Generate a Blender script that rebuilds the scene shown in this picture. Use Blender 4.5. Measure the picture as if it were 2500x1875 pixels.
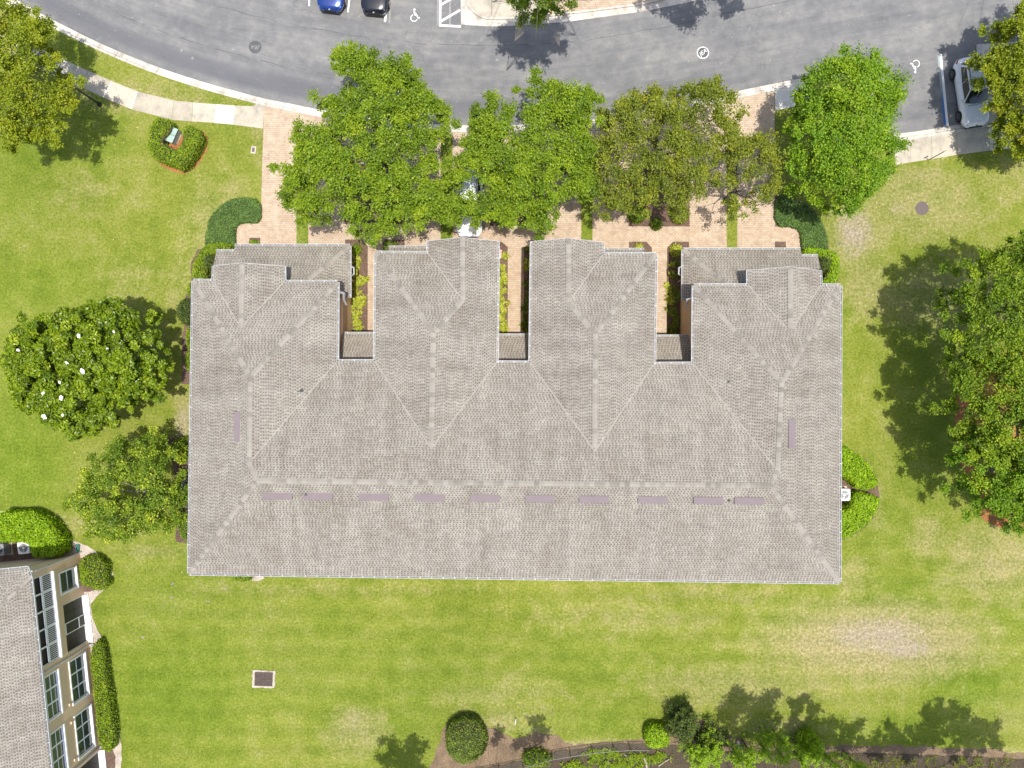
import bpy, bmesh, math, random
import numpy as np
from mathutils import Vector, Matrix, geometry
S = bpy.context.scene
for o in list(bpy.data.objects): bpy.data.objects.remove(o)
# ------------------------------------------------------------------ camera, light, exposure
CAMH = 55.0                                   # drone height over the lawn, metres
PXM = 35.0                                    # photograph pixels (2500 wide) per metre at ground level
cam = bpy.data.cameras.new('camera'); cam.sensor_width = 36; cam.lens = 18*CAMH/(1250/PXM); cam.clip_end = 500; cam.clip_start = .5
co = bpy.data.objects.new('camera', cam); S.collection.objects.link(co); co.location = (0, 0, CAMH); S.camera = co
SUN = Vector((.085, -.11, 1)).normalized()
W = bpy.data.worlds.new('World'); S.world = W; W.use_nodes = True
nt = W.node_tree; sky = nt.nodes.new('ShaderNodeTexSky'); sky.sky_type = 'NISHITA'; sky.sun_disc = False
sky.sun_elevation = math.asin(SUN.z); sky.sun_rotation = math.atan2(SUN.x, SUN.y); sky.dust_density = 2.5
nt.links.new(sky.outputs[0], nt.nodes['Background'].inputs[0]); nt.nodes['Background'].inputs[1].default_value = .15
sl = bpy.data.lights.new('sun', 'SUN'); sl.energy = 4.0; sl.angle = math.radians(.55); sl.color = (1, .955, .89)
so = bpy.data.objects.new('sun', sl); S.collection.objects.link(so); so.rotation_euler = SUN.to_track_quat('Z', 'Y').to_euler(); so.location = (0, 0, 80)
S.view_settings.view_transform = 'Standard'; S.view_settings.look = 'None'; S.view_settings.gamma = 1; S.view_settings.exposure = .37
S.view_settings.use_curve_mapping = False

# ------------------------------------------------------------------ measuring: frames of the photograph -> metres at a height
FR = {'d': (0, 0, .88481), 'n': (0, 0, 1), 'c1': (0, 0, 3.16), 'c2': (600, 0, 3.16), 'c3': (1200, 0, 3.16), 'c4b': (1800, 0, 3.16),
      'z5': (400, 450, 3.687), 'z6': (900, 450, 3.687), 'z7': (1400, 450, 3.687), 'm3': (0, 650, 3.687), 'c4': (0, 1050, 3.16), 'c5': (0, 1350, 3.16),
      'R1b': (2200, 80, 5.53), 'R2b': (740, 0, 5.53), 'R4': (0, 1280, 5.53), 'R5': (0, 1500, 4.423), 'R5b': (1900, 1050, 5.53),
      'R7b': (1900, 450, 6.144), 'B1': (1000, 1600, 3.16), 'B2': (1600, 1600, 2.458), 'B3': (1580, 1700, 4.254), 'B4': (1150, 1760, 4.424),
      'E': (1900, 800, 2.765), 'T': (2250, 500, 2.072), 'R6': (460, 480, 6.38)}
def P(x, y, z=0., c='n'):
    ox, oy, s = FR[c]; k = (CAMH-z)/CAMH/PXM
    return Vector(((ox+x/s-1250)*k, (937.5-oy-y/s)*k, z))
def PP(c, pts, z=0.): return [P(x, y, z, c) for x, y in pts]

# ------------------------------------------------------------------ materials
def nmat(name, build):
    m = bpy.data.materials.new(name); m.use_nodes = True; n = m.node_tree; b = n.nodes['Principled BSDF']; build(n, b); return m
def N(n, t, **kw):
    a = n.nodes.new(t)
    for k, v in kw.items():
        if k.startswith('i_'): a.inputs[k[2:].replace('_', ' ')].default_value = v
        else: setattr(a, k, v)
    return a
def noise(n, scale, detail=3, rough=.6, vec=None, dim='3D'):
    a = N(n, 'ShaderNodeTexNoise'); a.inputs['Scale'].default_value = scale; a.inputs['Detail'].default_value = detail; a.inputs['Roughness'].default_value = rough
    if vec is not None: n.links.new(vec, a.inputs['Vector'])
    return a.outputs['Fac']
def ramp(n, fac, stops, interp='LINEAR'):
    r = N(n, 'ShaderNodeValToRGB'); e = r.color_ramp.elements; r.color_ramp.interpolation = interp
    while len(e) < len(stops): e.new(.5)
    for q, (p, c) in zip(e, stops):
        q.position = p; q.color = (*c, 1) if len(c) == 3 else c
    n.links.new(fac, r.inputs[0]); return r.outputs[0]
def mixc(n, fac, a, b, mode='MIX'):
    m = N(n, 'ShaderNodeMix'); m.data_type = 'RGBA'; m.blend_type = mode
    for s, v in ((0, fac), (6, a), (7, b)):
        if hasattr(v, 'links') or hasattr(v, 'is_linked'): n.links.new(v, m.inputs[s])
        elif s == 0: m.inputs[0].default_value = v
        else: m.inputs[s].default_value = (*v, 1)
    return m.outputs[2]
def math_(n, op, a, b=None, c=None, clamp=False):
    m = N(n, 'ShaderNodeMath'); m.operation = op; m.use_clamp = clamp
    for i, v in enumerate((a, b, c)):
        if v is None: continue
        if isinstance(v, (int, float)): m.inputs[i].default_value = v
        else: n.links.new(v, m.inputs[i])
    return m.outputs[0]
def bump(n, b, h, s=.3, d=.02):
    u = N(n, 'ShaderNodeBump'); u.inputs['Strength'].default_value = s; u.inputs['Distance'].default_value = d
    n.links.new(h, u.inputs['Height']); n.links.new(u.outputs[0], b.inputs['Normal'])
def pos(n): return N(n, 'ShaderNodeNewGeometry').outputs['Position']
def scaled(n, vec, s):
    m = N(n, 'ShaderNodeMapping'); m.inputs['Scale'].default_value = s; n.links.new(vec, m.inputs[0]); return m.outputs[0]
def attr(n, name, out=2):
    a = N(n, 'ShaderNodeAttribute'); a.attribute_name = name; return a.outputs[out]
def plain(name, col, rough=.6, var=.15, scale=3., metal=0., coat=0., spec=.5):
    def f(n, b):
        v = noise(n, scale, 4, .65, pos(n)); c = tuple(x*(1-var) for x in col); d = tuple(min(1, x*(1+var)) for x in col)
        n.links.new(ramp(n, v, [(.3, c), (.7, d)]), b.inputs['Base Color'])
        b.inputs['Roughness'].default_value = rough; b.inputs['Metallic'].default_value = metal; b.inputs['Coat Weight'].default_value = coat
        b.inputs['Specular IOR Level'].default_value = spec
    return nmat(name, f)
M = {}
def _lawn(n, b):
    p = pos(n)
    big = noise(n, .16, 3, .55, p); mid = noise(n, .75, 4, .65, p); fine = noise(n, 6.5, 3, .8, p); blade = noise(n, 20, 3, .8, scaled(n, p, (1, 1.5, 1)))
    g = ramp(n, math_(n, 'ADD', math_(n, 'MULTIPLY', big, .45), math_(n, 'MULTIPLY', mid, .55)), [(.36, (.15, .192, .024)), (.47, (.192, .226, .034)), (.55, (.232, .25, .050)), (.64, (.27, .268, .08))])
    lush = ramp(n, mid, [(.32, (.104, .162, .013)), (.5, (.142, .203, .019)), (.68, (.184, .234, .033))])
    lm = math_(n, 'MULTIPLY', attr(n, 'lush'), math_(n, 'ADD', .45, math_(n, 'MULTIPLY', mid, .9)), clamp=True)
    c = mixc(n, lm, g, lush)
    vf = noise(n, 4.5, 4, .7, p)
    dryn = ramp(n, vf, [(.3, (.255, .225, .085)), (.5, (.32, .28, .13)), (.7, (.40, .34, .20))])
    spots = ramp(n, mid, [(.38, (0, 0, 0)), (.66, (1, 1, 1))])
    da = math_(n, 'ADD', math_(n, 'MULTIPLY', attr(n, 'dry'), 1.7), math_(n, 'SUBTRACT', math_(n, 'MULTIPLY', spots, .42), .40))
    da = math_(n, 'MULTIPLY', math_(n, 'ADD', da, math_(n, 'MULTIPLY', math_(n, 'SUBTRACT', vf, .5), .9)), .85, clamp=True)
    c = mixc(n, da, c, dryn)
    sep = N(n, 'ShaderNodeSeparateXYZ'); n.links.new(p, sep.inputs[0]); ymow = math_(n, 'ADD', sep.outputs[1], math_(n, 'ADD', math_(n, 'MULTIPLY', sep.outputs[0], .012), math_(n, 'MULTIPLY', noise(n, .12, 2, .5, p), 1.6)))
    mow = math_(n, 'SINE', math_(n, 'MULTIPLY', ymow, 4.6)); mow = math_(n, 'MULTIPLY', mow, math_(n, 'LESS_THAN', sep.outputs[1], -11.5))
    c = mixc(n, 1., c, ramp(n, math_(n, 'ADD', .5, math_(n, 'MULTIPLY', mow, .5)), [(0, (.93, .945, .92)), (1, (1.06, 1.045, 1.06))]), 'MULTIPLY')
    c = mixc(n, 1., c, ramp(n, noise(n, .07, 3, .5, p), [(.35, (.85, .88, .82)), (.65, (1.02, 1.01, 1.04))]), 'MULTIPLY')
    sn = noise(n, 1.1, 7, .78, p)
    sa = math_(n, 'ADD', math_(n, 'SUBTRACT', math_(n, 'MULTIPLY', attr(n, 'sand'), 1.1), .62), math_(n, 'MULTIPLY', math_(n, 'SUBTRACT', sn, .42), 2.4), clamp=True)
    sa = math_(n, 'MULTIPLY', sa, math_(n, 'MULTIPLY', attr(n, 'sand'), 1.6, clamp=True))
    c = mixc(n, math_(n, 'MULTIPLY', sa, .85), c, ramp(n, vf, [(.3, (.26, .215, .15)), (.7, (.38, .325, .255))]))
    c = mixc(n, 1., c, ramp(n, vf, [(.28, (.84, .86, .8)), (.5, (1, 1, 1)), (.72, (1.15, 1.13, 1.15))]), 'MULTIPLY')
    c = mixc(n, 1., c, ramp(n, fine, [(.3, (.6, .65, .55)), (.5, (1, 1, 1)), (.7, (1.42, 1.36, 1.42))]), 'MULTIPLY')
    c = mixc(n, 1., c, ramp(n, blade, [(.25, (.6, .64, .55)), (.5, (1, 1, 1)), (.75, (1.4, 1.36, 1.4))]), 'MULTIPLY')
    n.links.new(c, b.inputs['Base Color']); b.inputs['Roughness'].default_value = .9; b.inputs['Specular IOR Level'].default_value = .1
    bump(n, b, math_(n, 'ADD', fine, blade), .7, .05)
M['lawn'] = nmat('lawn_grass', _lawn)
def _asph(n, b):
    p = pos(n); uv = attr(n, 'along', 1)
    big = noise(n, .33, 6, .68, scaled(n, uv, (.55, 1.3, 1))); mid = noise(n, 1.3, 6, .7, p); st = noise(n, 1., 4, .6, scaled(n, uv, (.06, 1.9, 1)))
    grit = noise(n, 26, 3, .8, p)
    v = math_(n, 'ADD', math_(n, 'MULTIPLY', big, .5), math_(n, 'ADD', math_(n, 'MULTIPLY', mid, .34), math_(n, 'MULTIPLY', st, .2)))
    c = ramp(n, v, [(.38, (.118, .119, .124)), (.49, (.155, .155, .157)), (.58, (.205, .202, .195)), (.70, (.29, .283, .265))])
    edge = math_(n, 'MULTIPLY', attr(n, 'edge'), math_(n, 'ADD', .35, mid), clamp=True)
    c = mixc(n, math_(n, 'MULTIPLY', edge, .75), c, (.098, .10, .115))
    cr = N(n, 'ShaderNodeTexVoronoi'); cr.feature = 'DISTANCE_TO_EDGE'; cr.inputs['Scale'].default_value = .14
    wv = N(n, 'ShaderNodeVectorMath'); wv.operation = 'ADD'; nn = N(n, 'ShaderNodeTexNoise'); nn.inputs['Scale'].default_value = .8; n.links.new(p, nn.inputs[0])
    sc = N(n, 'ShaderNodeVectorMath'); sc.operation = 'SCALE'; sc.inputs['Scale'].default_value = 2.2; n.links.new(nn.outputs['Color'], sc.inputs[0])
    n.links.new(scaled(n, uv, (.4, 1.6, 1)), wv.inputs[0]); n.links.new(sc.outputs[0], wv.inputs[1]); n.links.new(wv.outputs[0], cr.inputs['Vector'])
    c = mixc(n, math_(n, 'MULTIPLY', math_(n, 'LESS_THAN', cr.outputs[0], .004), .3), c, (.085, .085, .09))
    sp = math_(n, 'MULTIPLY', math_(n, 'GREATER_THAN', noise(n, 2.4, 6, .75, p), .66), .5)
    c = mixc(n, sp, c, (.42, .40, .36))
    c = mixc(n, 1., c, ramp(n, grit, [(.3, (.8, .8, .8)), (.7, (1.22, 1.22, 1.2))]), 'MULTIPLY')
    n.links.new(c, b.inputs['Base Color']); b.inputs['Roughness'].default_value = .9; bump(n, b, grit, .3, .01)
M['asphalt'] = nmat('faded_asphalt', _asph)
def _conc(base, stain):
    def f(n, b):
        p = pos(n); a = noise(n, 1.1, 6, .7, p); g = noise(n, 20, 4, .75, p)
        c = ramp(n, a, [(.34, stain), (.52, base), (.7, tuple(min(.85, x*1.15) for x in base))])
        o = N(n, 'ShaderNodeObjectInfo')
        c = mixc(n, 1., c, ramp(n, o.outputs['Random'], [(0, (.86, .86, .86)), (1, (1.08, 1.07, 1.06))]), 'MULTIPLY')
        c = mixc(n, 1., c, ramp(n, g, [(.3, (.88, .88, .88)), (.7, (1.1, 1.1, 1.1))]), 'MULTIPLY')
        n.links.new(c, b.inputs['Base Color']); b.inputs['Roughness'].default_value = .85; bump(n, b, g, .2, .01)
    return f
M['concrete'] = nmat('tan_concrete', _conc((.47, .42, .33), (.33, .30, .245)))
M['kerb'] = nmat('pale_concrete', _conc((.58, .54, .47), (.36, .33, .28)))
M['newslab'] = nmat('white_concrete', _conc((.74, .71, .63), (.66, .62, .54)))
def _paver(n, b):
    p = pos(n); br = N(n, 'ShaderNodeTexBrick'); br.inputs['Scale'].default_value = 1.; br.inputs['Brick Width'].default_value = .2; br.inputs['Row Height'].default_value = .135
    br.inputs['Mortar Size'].default_value = .012; br.inputs['Mortar Smooth'].default_value = .2; br.inputs['Color1'].default_value = (.0, 0, 0, 1); br.inputs['Color2'].default_value = (1, 1, 1, 1); br.inputs['Mortar'].default_value = (.5, .5, .5, 1)
    n.links.new(p, br.inputs['Vector'])
    big = noise(n, .35, 4, .6, p)
    vv = math_(n, 'ADD', math_(n, 'MULTIPLY', br.outputs['Color'], .55), math_(n, 'MULTIPLY', big, .5))
    c = ramp(n, vv, [(.1, (.42, .31, .21)), (.35, (.475, .36, .25)), (.6, (.515, .40, .285)), (.9, (.55, .455, .34))])
    c = mixc(n, br.outputs['Fac'], c, (.33, .25, .18))
    c = mixc(n, 1., c, ramp(n, noise(n, 1.6, 5, .7, p), [(.35, (.82, .8, .78)), (.6, (1.02, 1.02, 1.02))]), 'MULTIPLY')
    n.links.new(c, b.inputs['Base Color']); b.inputs['Roughness'].default_value = .8
    bump(n, b, math_(n, 'SUBTRACT', 1, br.outputs['Fac']), .5, .008)
M['paver'] = nmat('tan_brick_pavers', _paver)
def _mulch(a, bb, c3):
    def f(n, b):
        p = pos(n); v = noise(n, 13, 5, .8, p); v2 = noise(n, .8, 3, .6, p)
        c = ramp(n, v, [(.32, a), (.5, bb), (.68, c3)]); c = mixc(n, 1., c, ramp(n, v2, [(.35, (.75, .75, .75)), (.65, (1.15, 1.15, 1.15))]), 'MULTIPLY')
        n.links.new(c, b.inputs['Base Color']); b.inputs['Roughness'].default_value = .95; bump(n, b, v, 1., .06)
    return f
M['mulch'] = nmat('brown_mulch', _mulch((.06, .035, .024), (.14, .085, .06), (.28, .20, .15)))
M['redmulch'] = nmat('red_mulch', _mulch((.20, .07, .02), (.38, .15, .045), (.52, .26, .11)))
M['litter'] = nmat('leaf_litter', _mulch((.09, .058, .033), (.205, .14, .082), (.36, .27, .16)))
M['darklitter'] = nmat('dark_undergrowth', _mulch((.03, .022, .013), (.07, .052, .03), (.15, .118, .07)))
M['gravel'] = nmat('white_gravel', _mulch((.26, .21, .16), (.47, .40, .33), (.68, .62, .55)))
def _shin(n, b):
    u = attr(n, 'UVMap', 1); s = N(n, 'ShaderNodeSeparateXYZ'); n.links.new(u, s.inputs[0]); p = pos(n)
    v = math_(n, 'DIVIDE', s.outputs[1], .145); row = math_(n, 'FLOOR', v); fv = math_(n, 'FRACT', v)
    w = N(n, 'ShaderNodeTexWhiteNoise'); w.noise_dimensions = '1D'; n.links.new(row, w.inputs['W'])
    uu = math_(n, 'ADD', math_(n, 'DIVIDE', s.outputs[0], .20), math_(n, 'ADD', math_(n, 'MULTIPLY', w.outputs[0], 7.), math_(n, 'MULTIPLY', noise(n, .9, 2, .5, u), .02))); col = math_(n, 'FLOOR', uu); fu = math_(n, 'FRACT', uu)
    cv = N(n, 'ShaderNodeCombineXYZ'); n.links.new(math_(n, 'MODULO', col, 211), cv.inputs[0]); n.links.new(math_(n, 'MODULO', row, 97), cv.inputs[1])
    w2 = N(n, 'ShaderNodeTexWhiteNoise'); w2.noise_dimensions = '2D'; n.links.new(cv.outputs[0], w2.inputs['Vector'])
    r = w2.outputs[0]; r2 = N(n, 'ShaderNodeSeparateColor'); n.links.new(w2.outputs['Color'], r2.inputs[0])
    cl = noise(n, 1., 3, .6, scaled(n, u, (.9, 2.6, 1))); ln = math_(n, 'ADD', math_(n, 'ADD', .30, math_(n, 'MULTIPLY', r, .30)), math_(n, 'MULTIPLY', math_(n, 'SUBTRACT', cl, .45), .9))
    dash = math_(n, 'MULTIPLY', math_(n, 'LESS_THAN', fu, ln), math_(n, 'LESS_THAN', fv, math_(n, 'ADD', .38, math_(n, 'MULTIPLY', r2.outputs[1], .3))))
    big = noise(n, .5, 4, .6, p); fine = noise(n, 14, 4, .7, p); mid = noise(n, 1.6, 4, .65, scaled(n, p, (1, 1, 1)))
    light = ramp(n, r2.outputs[2], [(0, (.268, .245, .205)), (.5, (.302, .276, .232)), (1, (.332, .305, .258))])
    dark = ramp(n, r, [(0, (.11, .10, .086)), (1, (.165, .15, .129))])
    c = mixc(n, dash, light, dark)
    line = math_(n, 'MULTIPLY', math_(n, 'GREATER_THAN', fv, .82), .6); c = mixc(n, line, c, (.19, .175, .16))
    c = mixc(n, 1., c, ramp(n, mid, [(.34, (.92, .915, .91)), (.62, (1.05, 1.05, 1.05))]), 'MULTIPLY')
    c = mixc(n, 1., c, ramp(n, big, [(.34, (.90, .875, .86)), (.5, (1, 1, 1)), (.66, (1.07, 1.07, 1.06))]), 'MULTIPLY')
    stn = noise(n, 1., 4, .6, scaled(n, u, (1.3, .12, 1))); c = mixc(n, 1., c, ramp(n, stn, [(.36, (.90, .89, .88)), (.6, (1.05, 1.05, 1.05))]), 'MULTIPLY')
    c = mixc(n, 1., c, ramp(n, fine, [(.3, (.92, .92, .92)), (.7, (1.07, 1.07, 1.07))]), 'MULTIPLY')
    n.links.new(c, b.inputs['Base Color']); b.inputs['Roughness'].default_value = .92; b.inputs['Specular IOR Level'].default_value = .25
    bump(n, b, math_(n, 'SUBTRACT', math_(n, 'ADD', math_(n, 'MULTIPLY', fine, .5), math_(n, 'SUBTRACT', 1, fv)), dash), .5, .012)
M['shingle'] = nmat('weathered_shingle', _shin)
def _cap(n, b):
    o = N(n, 'ShaderNodeObjectInfo'); gi = N(n, 'ShaderNodeNewGeometry'); r = math_(n, 'FRACT', math_(n, 'ADD', o.outputs['Random'], gi.outputs['Random Per Island']))
    c = ramp(n, r, [(0, (.20, .183, .154)), (.25, (.245, .224, .189)), (.5, (.29, .266, .225)), (1, (.32, .294, .25))])
    c = mixc(n, 1., c, ramp(n, noise(n, 12, 4, .7, pos(n)), [(.3, (.85, .85, .85)), (.7, (1.12, 1.12, 1.12))]), 'MULTIPLY')
    n.links.new(c, b.inputs['Base Color']); b.inputs['Roughness'].default_value = .9
M['cap'] = nmat('ridge_shingle', _cap)
M['white'] = plain('white_aluminium', (.50, .51, .51), .5, .12, 1.5)
M['trim'] = plain('white_painted_trim', (.82, .82, .81), .5, .03)
M['stucco'] = nmat('tan_stucco', lambda n, b: (n.links.new(ramp(n, noise(n, 1.2, 5, .7, pos(n)), [(.3, (.70, .50, .32)), (.7, (.76, .55, .36))]), b.inputs['Base Color']), bump(n, b, noise(n, 30, 3, .8, pos(n)), .25, .01), b.inputs['Roughness'].__setattr__('default_value', .9)))
M['ventmetal'] = plain('mauve_metal', (.185, .148, .155), .75, .06, 2)
M['ventfront'] = plain('dark_mauve_vent_front', (.085, .058, .066), .7, .1, 9)  # front faces of the roof vents, coloured darker than their tops
M['asphaltseam'] = plain('tar_seam', (.10, .10, .105), .8, .2, 5)
M['black'] = plain('black_metal', (.012, .012, .013), .4, .1)
M['iron'] = plain('cast_iron', (.075, .078, .08), .6, .25, 8)
M['brownlid'] = plain('rusty_lid', (.115, .088, .078), .7, .12, 6)
M['paint'] = nmat('worn_white_paint', lambda n, b: (n.links.new(ramp(n, noise(n, 7, 6, .75, pos(n)), [(.3, (.45, .45, .44)), (.42, (.74, .74, .72)), (.7, (.82, .82, .8))]), b.inputs['Base Color']), b.inputs['Roughness'].__setattr__('default_value', .8)))
M['oldpaint'] = plain('ghosted_old_paint', (.25, .245, .235), .8, .2, 6)
def _blue(n, b):
    p = pos(n); sp = N(n, 'ShaderNodeSeparateXYZ'); n.links.new(p, sp.inputs[0])
    w = math_(n, 'ADD', math_(n, 'MULTIPLY', math_(n, 'SUBTRACT', sp.outputs[1], 20.2), .35), math_(n, 'MULTIPLY', noise(n, 4, 6, .75, p), .9))
    n.links.new(ramp(n, w, [(.25, (.05, .15, .38)), (.5, (.16, .24, .33)), (.7, (.30, .35, .345))]), b.inputs['Base Color']); b.inputs['Roughness'].default_value = .8
M['bluepaint'] = nmat('worn_blue_paint', _blue)
M['screen'] = plain('dark_screen', (.016, .015, .014), .5, .3, 2, 0, 0, .3)
M['glass'] = plain('window_glass', (.05, .075, .068), .06, .3, .8, 0, 0, .9)
M['bark'] = plain('grey_bark', (.19, .165, .135), .9, .3, 7)
M['stem'] = plain('shrub_stems', (.07, .052, .035), .95, .3, 7)
M['acwhite'] = plain('white_enamel', (.74, .74, .72), .4, .05)
M['acgrey'] = plain('grey_grille', (.22, .23, .235), .45, .15)
M['green'] = plain('green_utility', (.30, .41, .35), .5, .08)
M['spout'] = plain('green_plastic', (.03, .13, .10), .5, .1)
M['rubber'] = plain('tyre_rubber', (.018, .018, .018), .85, .1)
M['rim'] = plain('alloy_rim', (.5, .5, .52), .3, .05, 3, .8)
M['carglass'] = plain('car_glass', (.012, .016, .016), .04, .2, 1, 0, 0, .8)
M['carwhite'] = plain('white_car_paint', (.80, .82, .83), .35, .02, 2, 0, .5)
M['carblue'] = plain('blue_car_paint', (.012, .045, .22), .2, .05, 2, .3, 1.)
M['carblack'] = plain('navy_black_car_paint', (.010, .012, .020), .15, .1, 2, .2, 1.)
M['lamp'] = plain('headlamp_lens', (.5, .52, .54), .1, .1, 4, .3)
M['taillamp'] = plain('red_lens', (.3, .02, .02), .2, .1)
M['stone'] = plain('pink_white_stone', (.60, .53, .46), .8, .12, 4)
M['rust'] = plain('brown_rusty_metal', (.10, .065, .05), .7, .3, 9)
M['wood'] = plain('grey_driftwood', (.36, .30, .24), .85, .25, 6)
M['galv'] = plain('galvanised', (.22, .215, .2), .6, .15)
M['petal'] = plain('white_petal', (.8, .8, .72), .6, .05)
M['hood'] = plain('grey_lantern_hood', (.06, .06, .062), .6, .15)
def leafmat(name, stops, transl=.3, gloss=.02, rough=.6):
    m = bpy.data.materials.new(name); m.use_nodes = True; n = m.node_tree; n.nodes.clear()
    out = N(n, 'ShaderNodeOutputMaterial'); c = ramp(n, attr(n, 'tone'), stops)
    d = N(n, 'ShaderNodeBsdfDiffuse'); t = N(n, 'ShaderNodeBsdfTranslucent'); g = N(n, 'ShaderNodeBsdfGlossy'); g.inputs['Roughness'].default_value = rough
    g.inputs['Color'].default_value = (1, 1, 1, 1)
    n.links.new(c, d.inputs[0]); n.links.new(mixc(n, 1., c, (1.3, 1.2, .4), 'MULTIPLY'), t.inputs[0])
    a = N(n, 'ShaderNodeMixShader'); a.inputs[0].default_value = transl; n.links.new(d.outputs[0], a.inputs[1]); n.links.new(t.outputs[0], a.inputs[2])
    b = N(n, 'ShaderNodeMixShader'); b.inputs[0].default_value = gloss; n.links.new(a.outputs[0], b.inputs[1]); n.links.new(g.outputs[0], b.inputs[2])
    n.links.new(b.outputs[0], out.inputs[0]); M[name] = m
leafmat('leaf_oak', [(0, (.075, .13, .008)), (.35, (.165, .27, .010)), (.7, (.27, .38, .012)), (1, (.42, .48, .02))], .35)
leafmat('leaf_olive', [(0, (.075, .10, .014)), (.4, (.175, .225, .016)), (.75, (.28, .32, .022)), (1, (.42, .41, .03))], .34)
leafmat('leaf_bright', [(0, (.07, .15, .008)), (.35, (.155, .29, .010)), (.7, (.24, .39, .012)), (1, (.40, .49, .02))], .35)
leafmat('leaf_yellow', [(0, (.10, .15, .008)), (.35, (.24, .31, .010)), (.7, (.32, .37, .012)), (1, (.46, .42, .02))], .35)
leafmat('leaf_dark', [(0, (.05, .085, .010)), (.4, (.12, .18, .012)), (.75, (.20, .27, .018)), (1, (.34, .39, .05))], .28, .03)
leafmat('leaf_magnolia', [(0, (.045, .08, .005)), (.4, (.13, .205, .008)), (.8, (.25, .34, .012)), (1, (.38, .44, .03))], .2, .02, .4)
leafmat('leaf_mid', [(0, (.06, .115, .010)), (.5, (.145, .235, .012)), (.84, (.21, .31, .015)), (.93, (.45, .52, .03)), (1, (.55, .58, .05))], .32)
leafmat('leaf_hedge', [(0, (.07, .12, .006)), (.4, (.18, .28, .008)), (.8, (.29, .40, .010)), (1, (.42, .50, .02))], .32)
leafmat('leaf_lime', [(0, (.14, .25, .006)), (.5, (.29, .47, .006)), (1, (.46, .63, .02))], .38)
leafmat('leaf_boxwood', [(0, (.03, .05, .010)), (.5, (.07, .11, .015)), (1, (.15, .19, .035))], .18)
leafmat('leaf_jasmine', [(0, (.04, .085, .016)), (.5, (.095, .185, .028)), (1, (.19, .30, .055))], .18, .03)
leafmat('leaf_croton', [(0, (.14, .19, .02)), (.4, (.36, .42, .03)), (.8, (.58, .60, .08)), (1, (.70, .68, .18))], .32)
leafmat('leaf_grass', [(0, (.09, .15, .015)), (.5, (.19, .24, .03)), (1, (.40, .36, .15))], .3)

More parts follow.
